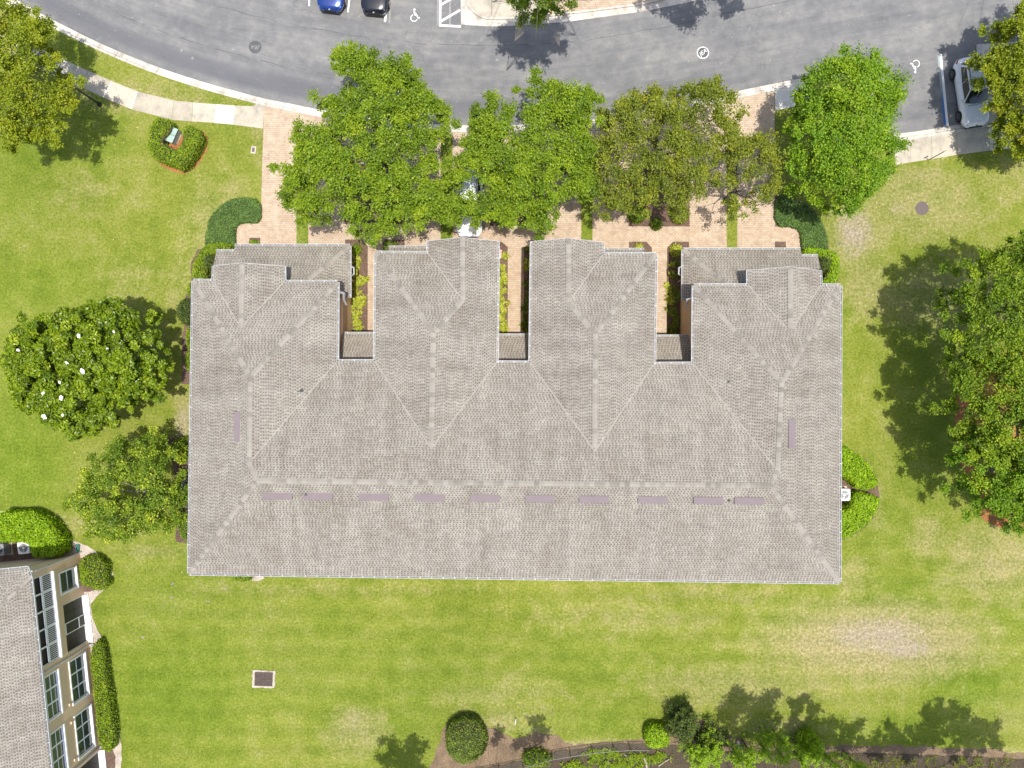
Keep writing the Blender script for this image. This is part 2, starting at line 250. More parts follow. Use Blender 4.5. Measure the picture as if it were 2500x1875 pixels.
# ------------------------------------------------------------------ object helpers
def link(name, me, mat=None, parent=None):
    o = bpy.data.objects.new(name, me); S.collection.objects.link(o)
    if mat is not None and me is not None and not me.materials: me.materials.append(M[mat] if isinstance(mat, str) else mat)
    if parent is not None: o.parent = parent
    return o
def tag(o, label=None, cat=None, group=None, kind=None):
    for k, v in (('label', label), ('category', cat), ('group', group), ('kind', kind)):
        if v: o[k] = v
    return o
def thing(name, label, cat, loc=(0, 0, 0), rz=0, group=None):
    o = bpy.data.objects.new(name, None); S.collection.objects.link(o); o.location = loc; o.rotation_euler = (0, 0, rz); o.empty_display_size = .3
    return tag(o, label, cat, group)
class MB:
    def __init__(s): s.v = []; s.f = []
    def face(s, pts): b = len(s.v); s.v += [tuple(p) for p in pts]; s.f.append(tuple(range(b, b+len(pts)))); return s
    def box(s, x0, x1, y0, y1, z0, z1, mtx=None):
        c = [Vector((x, y, z)) for z in (z0, z1) for y in (y0, y1) for x in (x0, x1)]
        if mtx is not None: c = [mtx @ q for q in c]
        b = len(s.v); s.v += [tuple(q) for q in c]
        s.f += [tuple(b+i for i in f) for f in ((0, 2, 3, 1), (4, 5, 7, 6), (0, 1, 5, 4), (2, 6, 7, 3), (0, 4, 6, 2), (1, 3, 7, 5))]; return s
    def bar(s, a, c, w, h=None, up=Vector((0, 0, 1))):
        a = Vector(a); c = Vector(c); h = w if h is None else h; d = (c-a); L = d.length
        if L < 1e-5: return s
        d.normalize(); sd = d.cross(up)
        if sd.length < .02: sd = d.cross(Vector((1, 0, 0)))
        sd.normalize(); u = sd.cross(d)
        q = Matrix((sd, d, u)).transposed().to_4x4(); q.translation = a
        return s.box(-w/2, w/2, 0, L, -h/2, h/2, q)
    def prism(s, pts, z0, z1, top=True, bottom=False):
        n = len(pts); b = len(s.v); s.v += [(p[0], p[1], z0) for p in pts]+[(p[0], p[1], z1) for p in pts]
        for i in range(n): j = (i+1) % n; s.f.append((b+i, b+j, b+n+j, b+n+i))
        if top: s.f.append(tuple(range(b+n, b+2*n)))
        if bottom: s.f.append(tuple(range(b+n-1, b-1, -1)))
        return s
    def tube(s, pts, rad, sides=6, cap=True):
        prev = None; b0 = len(s.v)
        for i, p in enumerate(pts):
            p = Vector(p); d = Vector(pts[min(i+1, len(pts)-1)])-Vector(pts[max(i-1, 0)])
            if d.length < 1e-6: d = Vector((0, 0, 1))
            d.normalize(); a = d.cross(Vector((0, 0, 1)))
            if a.length < .05: a = d.cross(Vector((1, 0, 0)))
            a.normalize(); c = a.cross(d); r = rad[i] if hasattr(rad, '__len__') else rad
            for k in range(sides): t = 2*math.pi*k/sides; s.v.append(tuple(p+a*r*math.cos(t)+c*r*math.sin(t)))
        for i in range(len(pts)-1):
            for k in range(sides):
                k2 = (k+1) % sides; s.f.append((b0+i*sides+k, b0+i*sides+k2, b0+(i+1)*sides+k2, b0+(i+1)*sides+k))
        if cap:
            e = b0+(len(pts)-1)*sides; s.f.append(tuple(e+k for k in range(sides))); s.f.append(tuple(b0+sides-1-k for k in range(sides)))
        return s
    def disc(s, c, r, z0, z1, n=24, rx=None):
        return s.prism([(c[0]+r*math.cos(2*math.pi*k/n), c[1]+(rx or r)*math.sin(2*math.pi*k/n)) for k in range(n)], z0, z1, True, True)
    def grid(s, rows):
        b = len(s.v); m = len(rows[0])
        for r in rows: s.v += [tuple(q) for q in r]
        for i in range(len(rows)-1):
            for j in range(m-1): s.f.append((b+i*m+j, b+i*m+j+1, b+(i+1)*m+j+1, b+(i+1)*m+j))
        return s
    def mesh(s, name, fix=True, smooth=False):
        me = bpy.data.meshes.new(name); me.from_pydata(s.v, [], s.f)
        if fix:
            bm = bmesh.new(); bm.from_mesh(me); bmesh.ops.recalc_face_normals(bm, faces=bm.faces); bm.to_mesh(me); bm.free()
        if smooth: me.shade_smooth()
        return me
    def build(s, name, mat, parent=None, fix=True, smooth=False): return link(name, s.mesh(name, fix, smooth), mat, parent)
def wob(pts, step=.35, amp=.05, seed=0, closed=True):
    r = random.Random(seed); out = []; n = len(pts)
    for i in range(n if closed else n-1):
        a = Vector(pts[i][:2]); b = Vector(pts[(i+1) % n][:2]); m = max(1, int((b-a).length/step))
        for k in range(m):
            q = a.lerp(b, k/m); out.append((q.x+r.uniform(-amp, amp), q.y+r.uniform(-amp, amp)))
    if not closed: out.append(tuple(pts[-1][:2]))
    return out
def smooth_loop(pts, it=2, closed=True):
    pts = [Vector(p[:2]) for p in pts]
    for _ in range(it):
        o = []; n = len(pts)
        for i in range(n if closed else n-1):
            a, b = pts[i], pts[(i+1) % n]; o += [a.lerp(b, .25), a.lerp(b, .75)]
        if not closed: o = [pts[0]]+o+[pts[-1]]
        pts = o
    return pts
def sheet(name, pts, z, mat, parent=None, thick=None, kind='structure'):
    mb = MB(); mb.prism([(p[0], p[1]) for p in pts], z-(thick or .003), z, True, False)
    me = mb.mesh(name, False); bm = bmesh.new(); bm.from_mesh(me); bmesh.ops.triangulate(bm, faces=[f for f in bm.faces if len(f.verts) > 4]); bmesh.ops.recalc_face_normals(bm, faces=bm.faces)
    bm.faces.ensure_lookup_table()
    up = [f for f in bm.faces if abs(f.normal.z) > .9]
    if up and up[0].normal.z < 0: bmesh.ops.reverse_faces(bm, faces=bm.faces)
    bm.to_mesh(me); bm.free(); o = link(name, me, mat, parent)
    if kind and parent is None: o['kind'] = kind
    return o
def poly_in(px, py, poly):
    inside = np.zeros(len(px), bool); n = len(poly)
    for i in range(n):
        x1, y1 = poly[i][:2]; x2, y2 = poly[(i+1) % n][:2]
        if abs(y2-y1) < 1e-9: continue
        c = ((y1 > py) != (y2 > py)) & (px < (x2-x1)*(py-y1)/(y2-y1)+x1); inside ^= c
    return inside
def poly_dist(px, py, poly):
    d = np.full(len(px), 1e9); n = len(poly)
    for i in range(n):
        x1, y1 = poly[i][:2]; x2, y2 = poly[(i+1) % n][:2]; dx, dy = x2-x1, y2-y1; L = dx*dx+dy*dy+1e-9
        t = np.clip(((px-x1)*dx+(py-y1)*dy)/L, 0, 1); d = np.minimum(d, np.hypot(px-x1-t*dx, py-y1-t*dy))
    return d
def sample(poly, n, rng):
    xs = [p[0] for p in poly]; ys = [p[1] for p in poly]; X = []; Y = []; c = 0
    while c < n:
        a = rng.uniform(min(xs), max(xs), n*2); b = rng.uniform(min(ys), max(ys), n*2); m = poly_in(a, b, poly); X.append(a[m]); Y.append(b[m]); c += m.sum()
        if c == 0 and len(X) > 20: break
    return np.concatenate(X)[:n], np.concatenate(Y)[:n]
def leaves(name, C, Nn, L, Wd, tone, mat, parent, rng):
    """C centres (n,3), Nn normals (n,3): one kite-shaped leaf each, as one mesh."""
    n = len(C); Nn = Nn/np.linalg.norm(Nn, axis=1, keepdims=True); r = rng.normal(size=(n, 3)); A = np.cross(Nn, r); A /= np.linalg.norm(A, axis=1, keepdims=True)+1e-9; B = np.cross(Nn, A)
    L = L[:, None]; Wd = Wd[:, None]
    V = np.stack([C-A*L*.5, C+B*Wd*.5+A*L*.08, C+A*L*.5-Nn*L*.12, C-B*Wd*.5+A*L*.08], 1).reshape(-1, 3)
    me = bpy.data.meshes.new(name); me.vertices.add(4*n); me.vertices.foreach_set('co', V.astype(np.float32).ravel())
    me.loops.add(4*n); me.loops.foreach_set('vertex_index', np.arange(4*n, dtype=np.int32)); me.polygons.add(n)
    me.polygons.foreach_set('loop_start', np.arange(0, 4*n, 4, dtype=np.int32)); me.update(calc_edges=True)
    at = me.attributes.new('tone', 'FLOAT', 'POINT'); at.data.foreach_set('value', np.repeat(np.clip(tone, 0, 1), 4).astype(np.float32))
    return link(name, me, mat, parent)
def crown(parent, poly, zedge, ztop, mat, seed, nclump=None, per=150, leaf=(.142, .09), rc=(.3, .7), gap=.0, hang=1.2, shade_tone=.0, bias=0., sprig=.35, jit=.2, rosette=False):
    rng = np.random.default_rng(seed); xs = np.array([p[0] for p in poly]); ys = np.array([p[1] for p in poly])
    area = abs(np.dot(xs, np.roll(ys, -1))-np.dot(ys, np.roll(xs, -1)))/2
    if nclump is None: nclump = int(area*4.4)
    X, Y = sample(poly, nclump*3, rng); D = poly_dist(X, Y, poly); e_ = min(.38, D.max()*.3); o_ = D > e_; X, Y, D = X[o_], Y[o_], D[o_]-e_; R = max(D.max(), .5)
    # holes in the canopy where low-frequency noise is low
    ph = rng.uniform(0, 6.28, 6); f = .55
    hn = np.sin(X*f*1.7+ph[0])*np.sin(Y*f*1.3+ph[1])+np.sin(X*f*.6+Y*f*2.1+ph[2])*.7+np.sin(Y*f*3.1-X*f*1.1+ph[3])*.5
    keep = hn > np.quantile(hn, gap); X, Y, D = X[keep][:nclump], Y[keep][:nclump], D[keep][:nclump]; n = len(X)
    dome = np.sqrt(np.clip(1-(1-D/R)**2, 0, 1)); zt = zedge+(ztop-zedge)*dome
    u = rng.random(n); Z = np.where(u < .62, zt-rng.uniform(0, .5, n), zt-rng.uniform(.6, hang+1.6, n)*np.maximum(dome, .35)-.2)
    lump = rng.uniform(-.5, .5, n); Z += lump; jt = rng.normal(size=(2, n))*jit; X = X+jt[0]; Y = Y+jt[1]
    R0 = rng.uniform(rc[0], rc[1], n)*np.where(D < .5, .7, 1)
    # sprigs: short chains of small clumps reaching out past the edge
    e = np.where(D < .9)[0]; e = e[rng.random(len(e)) < sprig]; cxm, cym = X.mean(), Y.mean(); dx, dy = X[e]-cxm, Y[e]-cym; q = np.hypot(dx, dy)+1e-6; a = np.arctan2(dy, dx)+rng.normal(size=len(e))*.5
    st = rng.uniform(.35, .8, len(e)); X = np.concatenate([X, X[e]+np.cos(a)*st]); Y = np.concatenate([Y, Y[e]+np.sin(a)*st]); Z = np.concatenate([Z, Z[e]-.1]); R0 = np.concatenate([R0, np.full(len(e), .34)]); n = len(X)
    C = np.repeat(np.stack([X, Y, Z], 1), per, 0); m = len(C); Rr = np.repeat(R0, per)
    d = rng.normal(size=(m, 3)); d[:, 2] = np.abs(d[:, 2])*.9-.25; d /= np.linalg.norm(d, axis=1, keepdims=True)
    if rosette: Q = C+d*(Rr*rng.uniform(.35, 1.05, m))[:, None]*np.array([1, 1, .62])
    else:                                     # leaves scattered round three twigs that fan outwards from the clump centre
        oa = np.arctan2(Y-Y.mean(), X-X.mean()); k = rng.integers(0, 3, m); ang = np.repeat(oa, per)+(k-1)*1.15+np.repeat(rng.normal(size=n)*.7, per); tl = rng.uniform(-.35, 1.15, m)
        Q = C+np.stack([np.cos(ang)*tl, np.sin(ang)*tl, .12*tl], 1)*Rr[:, None]+rng.normal(size=(m, 3))*(Rr*.27)[:, None]*np.array([1, 1, .8])
    Nn = d*.6+np.array([0, 0, .6])+rng.normal(size=(m, 3))*.55
    tone = .45+.17*rng.normal(size=m)+np.repeat(rng.normal(size=n)*.13, per)+bias
    L = leaf[0]*rng.uniform(.7, 1.3, m); Wd = leaf[1]*rng.uniform(.7, 1.3, m)
    o = leaves('crown', Q, Nn, L, Wd, tone, mat, parent, rng)
    return np.stack([X, Y, Z], 1)
def trunk(parent, base, cl, seed, r0=.22, mat='bark', nb=46, hf=.34):
    rng = random.Random(seed); cx, cy = base; ztop = float(np.max(cl[:, 2])); t = MB(); hz = ztop*hf; mx, my = (float(np.mean(cl[:, 0])), float(np.mean(cl[:, 1]))) if hf > .5 else (cx, cy)
    t.tube([(cx, cy, -.05), (cx+.05, cy, .3), (cx-.03, cy+.06, hz*.6), (cx, cy, hz)], [r0*1.5, r0*1.05, r0*.92, r0*.85], 9).build('trunk', mat, parent, smooth=True)
    b = MB(); idx = rng.sample(range(len(cl)), min(nb, len(cl))); hubs = []
    for k in range(6):
        a = 2*math.pi*(k+rng.uniform(-.3, .3))/6; sp = np.percentile(np.hypot(cl[:, 0]-cx, cl[:, 1]-cy), 60)*.42; h = (mx+sp*math.cos(a), my+sp*math.sin(a), hz+(ztop-hz)*rng.uniform(.2, .38)); hubs.append(h)
        b.tube([(cx, cy, hz*.93), ((cx+h[0])/2, (cy+h[1])/2, hz+(h[2]-hz)*.35), h], [r0*(.55 if hf < .5 else .2), r0*(.36 if hf < .5 else .12), r0*(.22 if hf < .5 else .07)], 6)
    r0 = r0*(.75 if hf < .5 else .3)
    for i in idx:
        q = cl[i]; h = min(hubs, key=lambda h: (h[0]-q[0])**2+(h[1]-q[1])**2); mid = ((h[0]+q[0])/2+rng.uniform(-.3, .3), (h[1]+q[1])/2+rng.uniform(-.3, .3), (h[2]+q[2])/2+.1)
        b.tube([h, mid, tuple(q)], [r0*.26, r0*.15, .012], 5, False)
    b.build('branches', mat, parent, smooth=True)
def tree(label, out, zedge, ztop, mat, seed, group=None, name='oak_tree', cat='tree', frame='d', base=None, r0=.22, sm=1, hf=.34, **kw):
    poly = smooth_loop(PP(frame, out, zedge+.4*(ztop-zedge)), sm); cx = sum(p[0] for p in poly)/len(poly); cy = sum(p[1] for p in poly)/len(poly)
    if base: cx, cy = base(cx, cy)
    t = thing(name, label, cat, (cx, cy, 0), 0, group)
    pl = [(p[0]-cx, p[1]-cy) for p in poly]; cl = crown(t, pl, zedge, ztop, mat, seed, **kw); trunk(t, (0, 0), cl, seed, r0, hf=hf); return t
def shrub(label, out, h, mat, seed, frame='d', z=None, name='shrub', cat='shrub', dens=260, leaf=(.09, .055), group=None, round_=.35, h0=0, kind=None, rough=.06):
    """clipped mass: plan outline measured at the top edge, flat or domed top, leaves over top and sides, twiggy core"""
    poly = smooth_loop(PP(frame, out, h*.8 if z is None else z), 1); cx = sum(p[0] for p in poly)/len(poly); cy = sum(p[1] for p in poly)/len(poly)
    t = thing(name, label, cat, (cx, cy, h0), 0, group); rng = np.random.default_rng(seed); ph = rng.uniform(0, 6.28, 6)
    pl = [(p[0]-cx, p[1]-cy) for p in poly]; pl = [(x*(1+.035*math.sin(x*4+y*3+ph[0])+.02*math.sin(y*9+ph[1])), y*(1+.035*math.sin(y*4-x*3+ph[2])+.02*math.sin(x*9+ph[3]))) for x, y in pl]
    xs = np.array([p[0] for p in pl]); ys = np.array([p[1] for p in pl]); area = abs(np.dot(xs, np.roll(ys, -1))-np.dot(ys, np.roll(xs, -1)))/2
    n = int(area*dens*1.7)+50; X, Y = sample(pl, n, rng); D = poly_dist(X, Y, pl); R = max(D.max(), .1); rr = min(R, h*round_+.05)
    prof = np.sqrt(np.clip(1-(1-np.minimum(D/rr, 1))**2, 0, 1)); Z = h*(1-round_)+h*round_*prof+rng.normal(size=n)*rough-np.abs(rng.normal(size=n))*rough
    lm = np.sin(X*5.1+ph[0])*np.sin(Y*4.7+ph[1])+.7*np.sin(X*2.3-Y*3.1+ph[2]); Z = Z+lm*.045*min(1, h)
    Nn = np.stack([rng.normal(size=n)*.6, rng.normal(size=n)*.6, .8+rng.random(n)*.3], 1); C = np.stack([X, Y, Z], 1)
    per = 0; S_ = []
    for i in range(len(pl)):
        a, b = pl[i], pl[(i+1) % len(pl)]; L = math.hypot(b[0]-a[0], b[1]-a[1]); k = int(L*h*dens*.8)+1; tt = rng.random(k)[:, None]; zz = rng.uniform(.04, h*(1-round_*.6), k)
        nx, ny = (b[1]-a[1])/(L+1e-6), -(b[0]-a[0])/(L+1e-6); q = np.array(a)*(1-tt)+np.array(b)*tt
        off = rng.normal(size=k)*rough; S_.append(np.stack([q[:, 0]+nx*off, q[:, 1]+ny*off, zz], 1))
    SD = np.concatenate(S_); ns = rng.normal(size=(len(SD), 3)); ns[:, 2] = np.abs(ns[:, 2])
    C = np.concatenate([C, SD]); Nn = np.concatenate([Nn, ns]); m = len(C)
    tone = .46+.27*rng.normal(size=m); tone[:n] += .09*lm
    lf = leaves('foliage', C, Nn, leaf[0]*1.15*rng.uniform(.7, 1.35, m), leaf[1]*1.2*rng.uniform(.7, 1.3, m), tone, mat, t, rng)
    ins = min(.1, R*.3); core = [(p[0]*(1-ins/max(.3, math.hypot(*p))), p[1]*(1-ins/max(.3, math.hypot(*p)))) for p in pl]
    cm = sheet('stems', core, max(.05, h*(1-round_)-.08), 'stem', t, thick=max(.05, h*(1-round_)-.08)); cm.pop('kind', None) if 'kind' in cm else None
    if kind: t['kind'] = kind
    return t
def tufts(name, pts, label, mat, seed, h=(.2, .4), nb=14, spread=.18, cat='plant', group=None, wid=.035):
    """clump of upright blades/leaves round every point"""
    rng = np.random.default_rng(seed); P0 = np.array([(p[0], p[1]) for p in pts]); n = len(P0)*nb; c = np.repeat(P0, nb, 0)
    a = rng.uniform(0, 6.28, n); L = rng.uniform(h[0], h[1], n); tip = c+np.stack([np.cos(a), np.sin(a)], 1)*(L*rng.uniform(.5, 1.1, n))[:, None]; b0 = c+rng.normal(size=(n, 2))*spread*.4
    sd = np.stack([-np.sin(a), np.cos(a)], 1)*wid/2; V = np.zeros((n, 4, 3)); V[:, 0, :2] = b0-sd*.6; V[:, 1, :2] = (b0+tip)/2-sd*1.3; V[:, 1, 2] = L*.75; V[:, 2, :2] = tip; V[:, 2, 2] = L*.6; V[:, 3, :2] = (b0+tip)/2+sd*1.3; V[:, 3, 2] = L*.75
    me = bpy.data.meshes.new(name); V = V.reshape(-1, 3); me.vertices.add(4*n); me.vertices.foreach_set('co', V.astype(np.float32).ravel()); me.loops.add(4*n); me.loops.foreach_set('vertex_index', np.arange(4*n, dtype=np.int32)); me.polygons.add(n); me.polygons.foreach_set('loop_start', np.arange(0, 4*n, 4, dtype=np.int32)); me.update(calc_edges=True)
    at = me.attributes.new('tone', 'FLOAT', 'POINT'); at.data.foreach_set('value', np.repeat(np.clip(.5+.25*rng.normal(size=n), 0, 1), 4).astype(np.float32))
    o = link(name, me, mat); tag(o, label, cat, group); return o

# ------------------------------------------------------------------ ground, road, kerb, pavings
ZR = -.12
KP = PP('n', [(-400, -215), (-150, -92), (0, -18), (57, 6), (109, 38), (228, 98), (312, 134.5), (392, 166), (506, 202.5), (582, 223), (645, 240), (700, 250), (800, 271), (900, 287), (1000, 298), (1103, 304), (1176, 305),
      (1300, 303), (1431, 294), (1520, 279), (1620, 262), (1720, 240), (1795, 222), (1900, 201), (1950, 191), (2060, 172), (2105, 172), (2135, 200), (2152, 260), (2165, 328), (2225, 322), (2312, 308), (2410, 292), (2500, 282), (2900, 240)])
KX = np.array([p.x for p in KP]); KY = np.array([p.y for p in KP])
def kerb_y(x): return np.interp(x, KX, KY)
def grid_mesh(name, X, Ylo, Yhi, rows, z, mat, attrs):
    nx = len(X); t = np.linspace(0, 1, rows)[:, None]; YY = Ylo[None, :]*(1-t)+Yhi[None, :]*t; XX = np.repeat(X[None, :], rows, 0)
    V = np.stack([XX, YY, np.full_like(XX, z)], -1).reshape(-1, 3); i = np.arange((rows-1)*(nx-1)); r, c = i//(nx-1), i % (nx-1); a = r*nx+c
    F = np.stack([a, a+1, a+nx+1, a+nx], 1).ravel(); me = bpy.data.meshes.new(name); me.vertices.add(len(V)); me.vertices.foreach_set('co', V.astype(np.float32).ravel()); me.loops.add(len(F)); me.loops.foreach_set('vertex_index', F.astype(np.int32)); me.polygons.add(len(i)); me.polygons.foreach_set('loop_start', np.arange(0, len(F), 4, dtype=np.int32)); me.update(calc_edges=True)
    for k, fn in attrs.items():
        val = fn(V[:, 0], V[:, 1])
        if val.ndim == 1: at = me.attributes.new(k, 'FLOAT', 'POINT'); at.data.foreach_set('value', val.astype(np.float32))
        else: at = me.attributes.new(k, 'FLOAT_VECTOR', 'POINT'); at.data.foreach_set('vector', val.astype(np.float32).ravel())
    return link(name, me, mat)
def blobs(lst):
    def f(x, y):
        r = np.zeros(len(x))
        for cx, cy, rx, ry, s in lst:
            c = P(cx, cy, 0, 'd'); r = np.maximum(r, s*np.exp(-(((x-c.x)/(rx/.88481/PXM))**2+((y-c.y)/(ry/.88481/PXM))**2)**1.3))
        return r
    return f
LUSH = [(30, 1010, 140, 190, 1.), (60, 330, 110, 60, .7), (110, 620, 200, 90, .7), (60, 460, 90, 90, .45), (210, 290, 70, 90, .7), (160, 100, 70, 60, .7), (400, 1300, 330, 140, .55), (330, 1500, 260, 170, .85), (600, 1450, 260, 150, .5), (700, 1380, 160, 90, .5), (880, 1480, 90, 170, .6), (1010, 1480, 90, 120, .45),
        (2100, 1480, 110, 70, .9), (2180, 1330, 60, 60, .6), (1900, 1150, 90, 70, .6), (1950, 1280, 120, 50, .55), (1320, 1420, 240, 80, .4), (1600, 1330, 240, 60, .35), (1280, 1560, 110, 50, .55), (1900, 1580, 250, 50, .6), (1830, 760, 30, 180, .45), (1990, 780, 120, 190, .5), (2010, 980, 110, 120, .6), (1760, 440, 60, 40, .5), (640, 420, 20, 100, .6), (1960, 610, 30, 60, .4), (470, 1320, 90, 60, .3), (250, 1620, 60, 40, .6)]
DRY = [(1850, 500, 70, 90, .6), (1990, 440, 170, 90, .5), (2060, 640, 200, 90, .45), (1870, 620, 60, 80, .5), (1890, 1385, 250, 90, .85), (2150, 1215, 130, 90, .55), (2010, 1160, 60, 60, .4), (770, 1575, 75, 60, .5), (405, 900, 28, 50, .8), (480, 480, 90, 110, .4), (440, 560, 40, 50, .5), (330, 210, 200, 40, .35), (180, 420, 90, 60, .3), (1090, 1500, 160, 60, .3), (1600, 1480, 260, 60, .4),
       (1080, 1560, 60, 30, .5), (1280, 1610, 200, 12, .7), (700, 1270, 400, 20, .28), (330, 1190, 90, 20, .4), (1890, 1080, 20, 60, .5), (1850, 1250, 50, 70, .35), (1700, 1570, 90, 30, .4), (2150, 1640, 80, 25, .7), (1560, 1280, 250, 25, .3), (390, 640, 40, 120, .3), (150, 1130, 110, 20, .4), (300, 600, 100, 50, .25), (2180, 400, 60, 60, .3), (1330, 1330, 260, 50, .28), (560, 300, 20, 60, .35), (2000, 380, 60, 25, .6)]
SAND = [(1845, 500, 44, 62, 1.15), (1945, 450, 45, 22, .6), (1900, 1372, 110, 42, 1.15), (1960, 1400, 60, 26, 1.2), (1830, 1360, 50, 18, .9), (770, 1560, 28, 30, .6), (392, 925, 22, 60, .9), (2130, 1225, 70, 40, .4), (345, 330, 12, 25, .35), (2035, 550, 18, 14, .6), (1890, 590, 30, 50, .4), (1160, 1580, 45, 22, .6), (2190, 1640, 40, 12, .8), (520, 1185, 12, 6, .6), (1525, 1262, 15, 7, .9), (1150, 1262, 14, 6, .5), (558, 1250, 16, 6, .6)]
gx = np.arange(-60, 60.01, .33)
lawn = tag(grid_mesh('lawn', gx, np.full_like(gx, -27.3), kerb_y(gx)-.5, 190, 0, 'lawn', {'lush': blobs(LUSH), 'dry': blobs(DRY), 'sand': blobs(SAND)}), kind='structure')
sheet('ground', [(-400, -400), (400, -400), (400, 400), (-400, 400)], -.6, 'darklitter')
def edge_attr(x, y):
    d = y-kerb_y(x); e = np.clip(1-np.abs(d-1.15)/1.0, 0, 1)*np.clip((6-x)/10, .25, 1); return np.clip(e*1.5, 0, 1)
def lay_attr(x, y): return np.stack([x, y-kerb_y(x)*np.clip(1, 0, 1), np.zeros_like(x)], 1)
smooth_k = lambda x: np.interp(x, KX[KX < 22], KY[KX < 22])
grid_mesh('road', gx, kerb_y(gx)-1.2, np.maximum(kerb_y(gx)+2, 44), 90, ZR, 'asphalt', {'along': lambda x, y: np.stack([x, y-np.where(x < 20, kerb_y(x), smooth_k(20.)+(x-20)*.18), np.zeros_like(x)], 1), 'edge': edge_attr})['kind'] = 'structure'
# kerb and gutter, cast in sections
def offset_line(pts, d):
    out = []
    for i, p in enumerate(pts):
        a = pts[max(i-1, 0)]; b = pts[min(i+1, len(pts)-1)]; t = Vector((b[0]-a[0], b[1]-a[1])).normalized(); out.append(Vector((p[0]+t.y*d, p[1]-t.x*d)))
    return out
def resample(pts, step):
    pts = [Vector(p[:2]) for p in pts]; out = [pts[0]]; acc = 0
    for a, b in zip(pts, pts[1:]):
        L = (b-a).length; s = step-acc
        while s <= L: out.append(a.lerp(b, s/L)); s += step
        acc = L-(s-step)
    return out
def kerb(line, label_name='kerb', side=1, drop=(), low=.0, mat='kerb', step=3.05):
    root = bpy.data.objects.new(label_name, None); S.collection.objects.link(root); root['kind'] = 'structure'
    fine = resample(line, step/6)
    for i in range(0, len(fine)-6, 6):
        seg = fine[i:i+7]; a = fine[max(i-1, 0):i+8]; off = 1 if i > 0 else 0
        full = [offset_line(a, side*d)[off:off+7] for d in (0, .30, .36, .52)]
        z = (ZR+.012, ZR+.03, low, low+.002)
        mb = MB(); rows = []
        for k in range(7):
            q = [full[j][k] for j in range(4)]
            rows.append([Vector((q[0].x, q[0].y, ZR-.15)), Vector((q[0].x, q[0].y, z[0])), Vector((q[1].x, q[1].y, z[1])), Vector((q[2].x, q[2].y, z[2])), Vector((q[3].x, q[3].y, z[3])), Vector((q[3].x, q[3].y, -.3))])
        # 12 mm joint between sections
        for j in range(6):
            d = (rows[1][j]-rows[0][j]); rows[0][j] = rows[0][j]+d.normalized()*.012; d = (rows[-2][j]-rows[-1][j]); rows[-1][j] = rows[-1][j]+d.normalized()*.012
        mb.grid(rows); o = mb.build('kerb_section', mat, root)
    return root
kline = smooth_loop([p for p in KP if -36 < p.x < 40], 2, False)
kerb(kline, 'kerb', 1, low=.016)
def slabbed(name, left, right, zt, mats, step_ts, thick=.12):
    """slabs between two edge lines (same count of points), one piece per span"""
    root = bpy.data.objects.new(name, None); S.collection.objects.link(root); root['kind'] = 'structure'
    for i in range(len(left)-1):
        q = [left[i], left[i+1], right[i+1], right[i]]; c = sum((Vector(p[:2]) for p in q), Vector((0, 0)))/4
        q = [c+(Vector(p[:2])-c)*(1-.014/max(.4, (Vector(p[:2])-c).length)) for p in q]
        mb = MB(); mb.prism([(p.x, p.y) for p in q], zt-thick, zt); mb.build('slab', mats.get(i, mats['*']), root)
    return root
wl = PP('c1', [(-60, 240), (110, 325), (262, 345), (330, 385), (415, 425), (498, 462), (580, 500), (680, 545), (870, 628), (1062, 705), (1345, 775), (1490, 790), (1665, 803), (1815, 815), (1960, 818)])
wr = PP('c1', [(-140, 370), (20, 470), (240, 485), (290, 510), (350, 540), (440, 600), (525, 635), (630, 675), (795, 752), (1010, 842), (1325, 925), (1480, 938), (1645, 948), (1805, 962), (2030, 990)])
slabbed('sidewalk', wl, wr, .012, {'*': 'concrete', 12: 'newslab'}, None)
for a, b in (((498, 462), (445, 575)), ((868, 632), (798, 750)), ((1058, 706), (1012, 838))):      # pale sealed joints across the walk
    mb = MB(); q = P(*a, 0, 'c1'); r = P(*b, 0, 'c1'); q.z = r.z = .0135; mb.bar(q, r, .09, .01); mb.build('joint_filler', 'newslab', bpy.data.objects['sidewalk'])
sheet('sidewalk_apron', PP('c1', [(1815, 817), (1950, 830), (1975, 800), (2040, 806), (2030, 992), (1808, 964)]), .008, 'concrete')
# right-hand walk beside the parking bay
wl = PP('c4b', [(1215, 1085), (1345, 1045), (1500, 1040), (1690, 1008), (1940, 985), (2130, 965), (2330, 945), (2600, 925)]); wr = PP('c4b', [(1215, 1275), (1330, 1255), (1500, 1228), (1700, 1195), (1950, 1162), (2165, 1140), (2340, 1120), (2610, 1095)])
slabbed('sidewalk', wl, wr, .012, {'*': 'concrete', 4: 'newslab'}, None)
# brick driveway apron
pv = [(645.6, 258), (700, 268), (800, 289), (900, 305), (1000, 316), (1103, 322), (1176, 323), (1300, 321), (1431, 312), (1520, 297), (1620, 280), (1720, 258), (1795, 240), (1891, 219), (1891.5, 400), (1892, 553), (1930, 553), (1943, 557), (1952, 566), (1955, 580), (1955, 640), (573, 640), (573, 565), (577, 551), (586, 543), (600, 541.5), (637, 541.5), (640, 400)]
sheet('paver_driveway', PP('n', pv), .005, 'paver')
sheet('paver_path', PP('n', [(895.5, 560), (945, 560), (945, 900), (895.5, 900)]), .013, 'paver')
sheet('paver_path', PP('n', [(1239.6, 560), (1279, 560), (1279, 900), (1239.6, 900)]), .013, 'paver')
sheet('paver_path', PP('n', [(1585, 560), (1627.3, 560), (1627.3, 900), (1585, 900)]), .013, 'paver')
sl_ = PP('n', [(1892, 219), (1931, 211), (1980, 201)]); sr_ = PP('n', [(1892, 270), (1931, 262), (1980, 252)]); slabbed('sidewalk', sl_, sr_, .012, {'*': 'newslab'}, None)
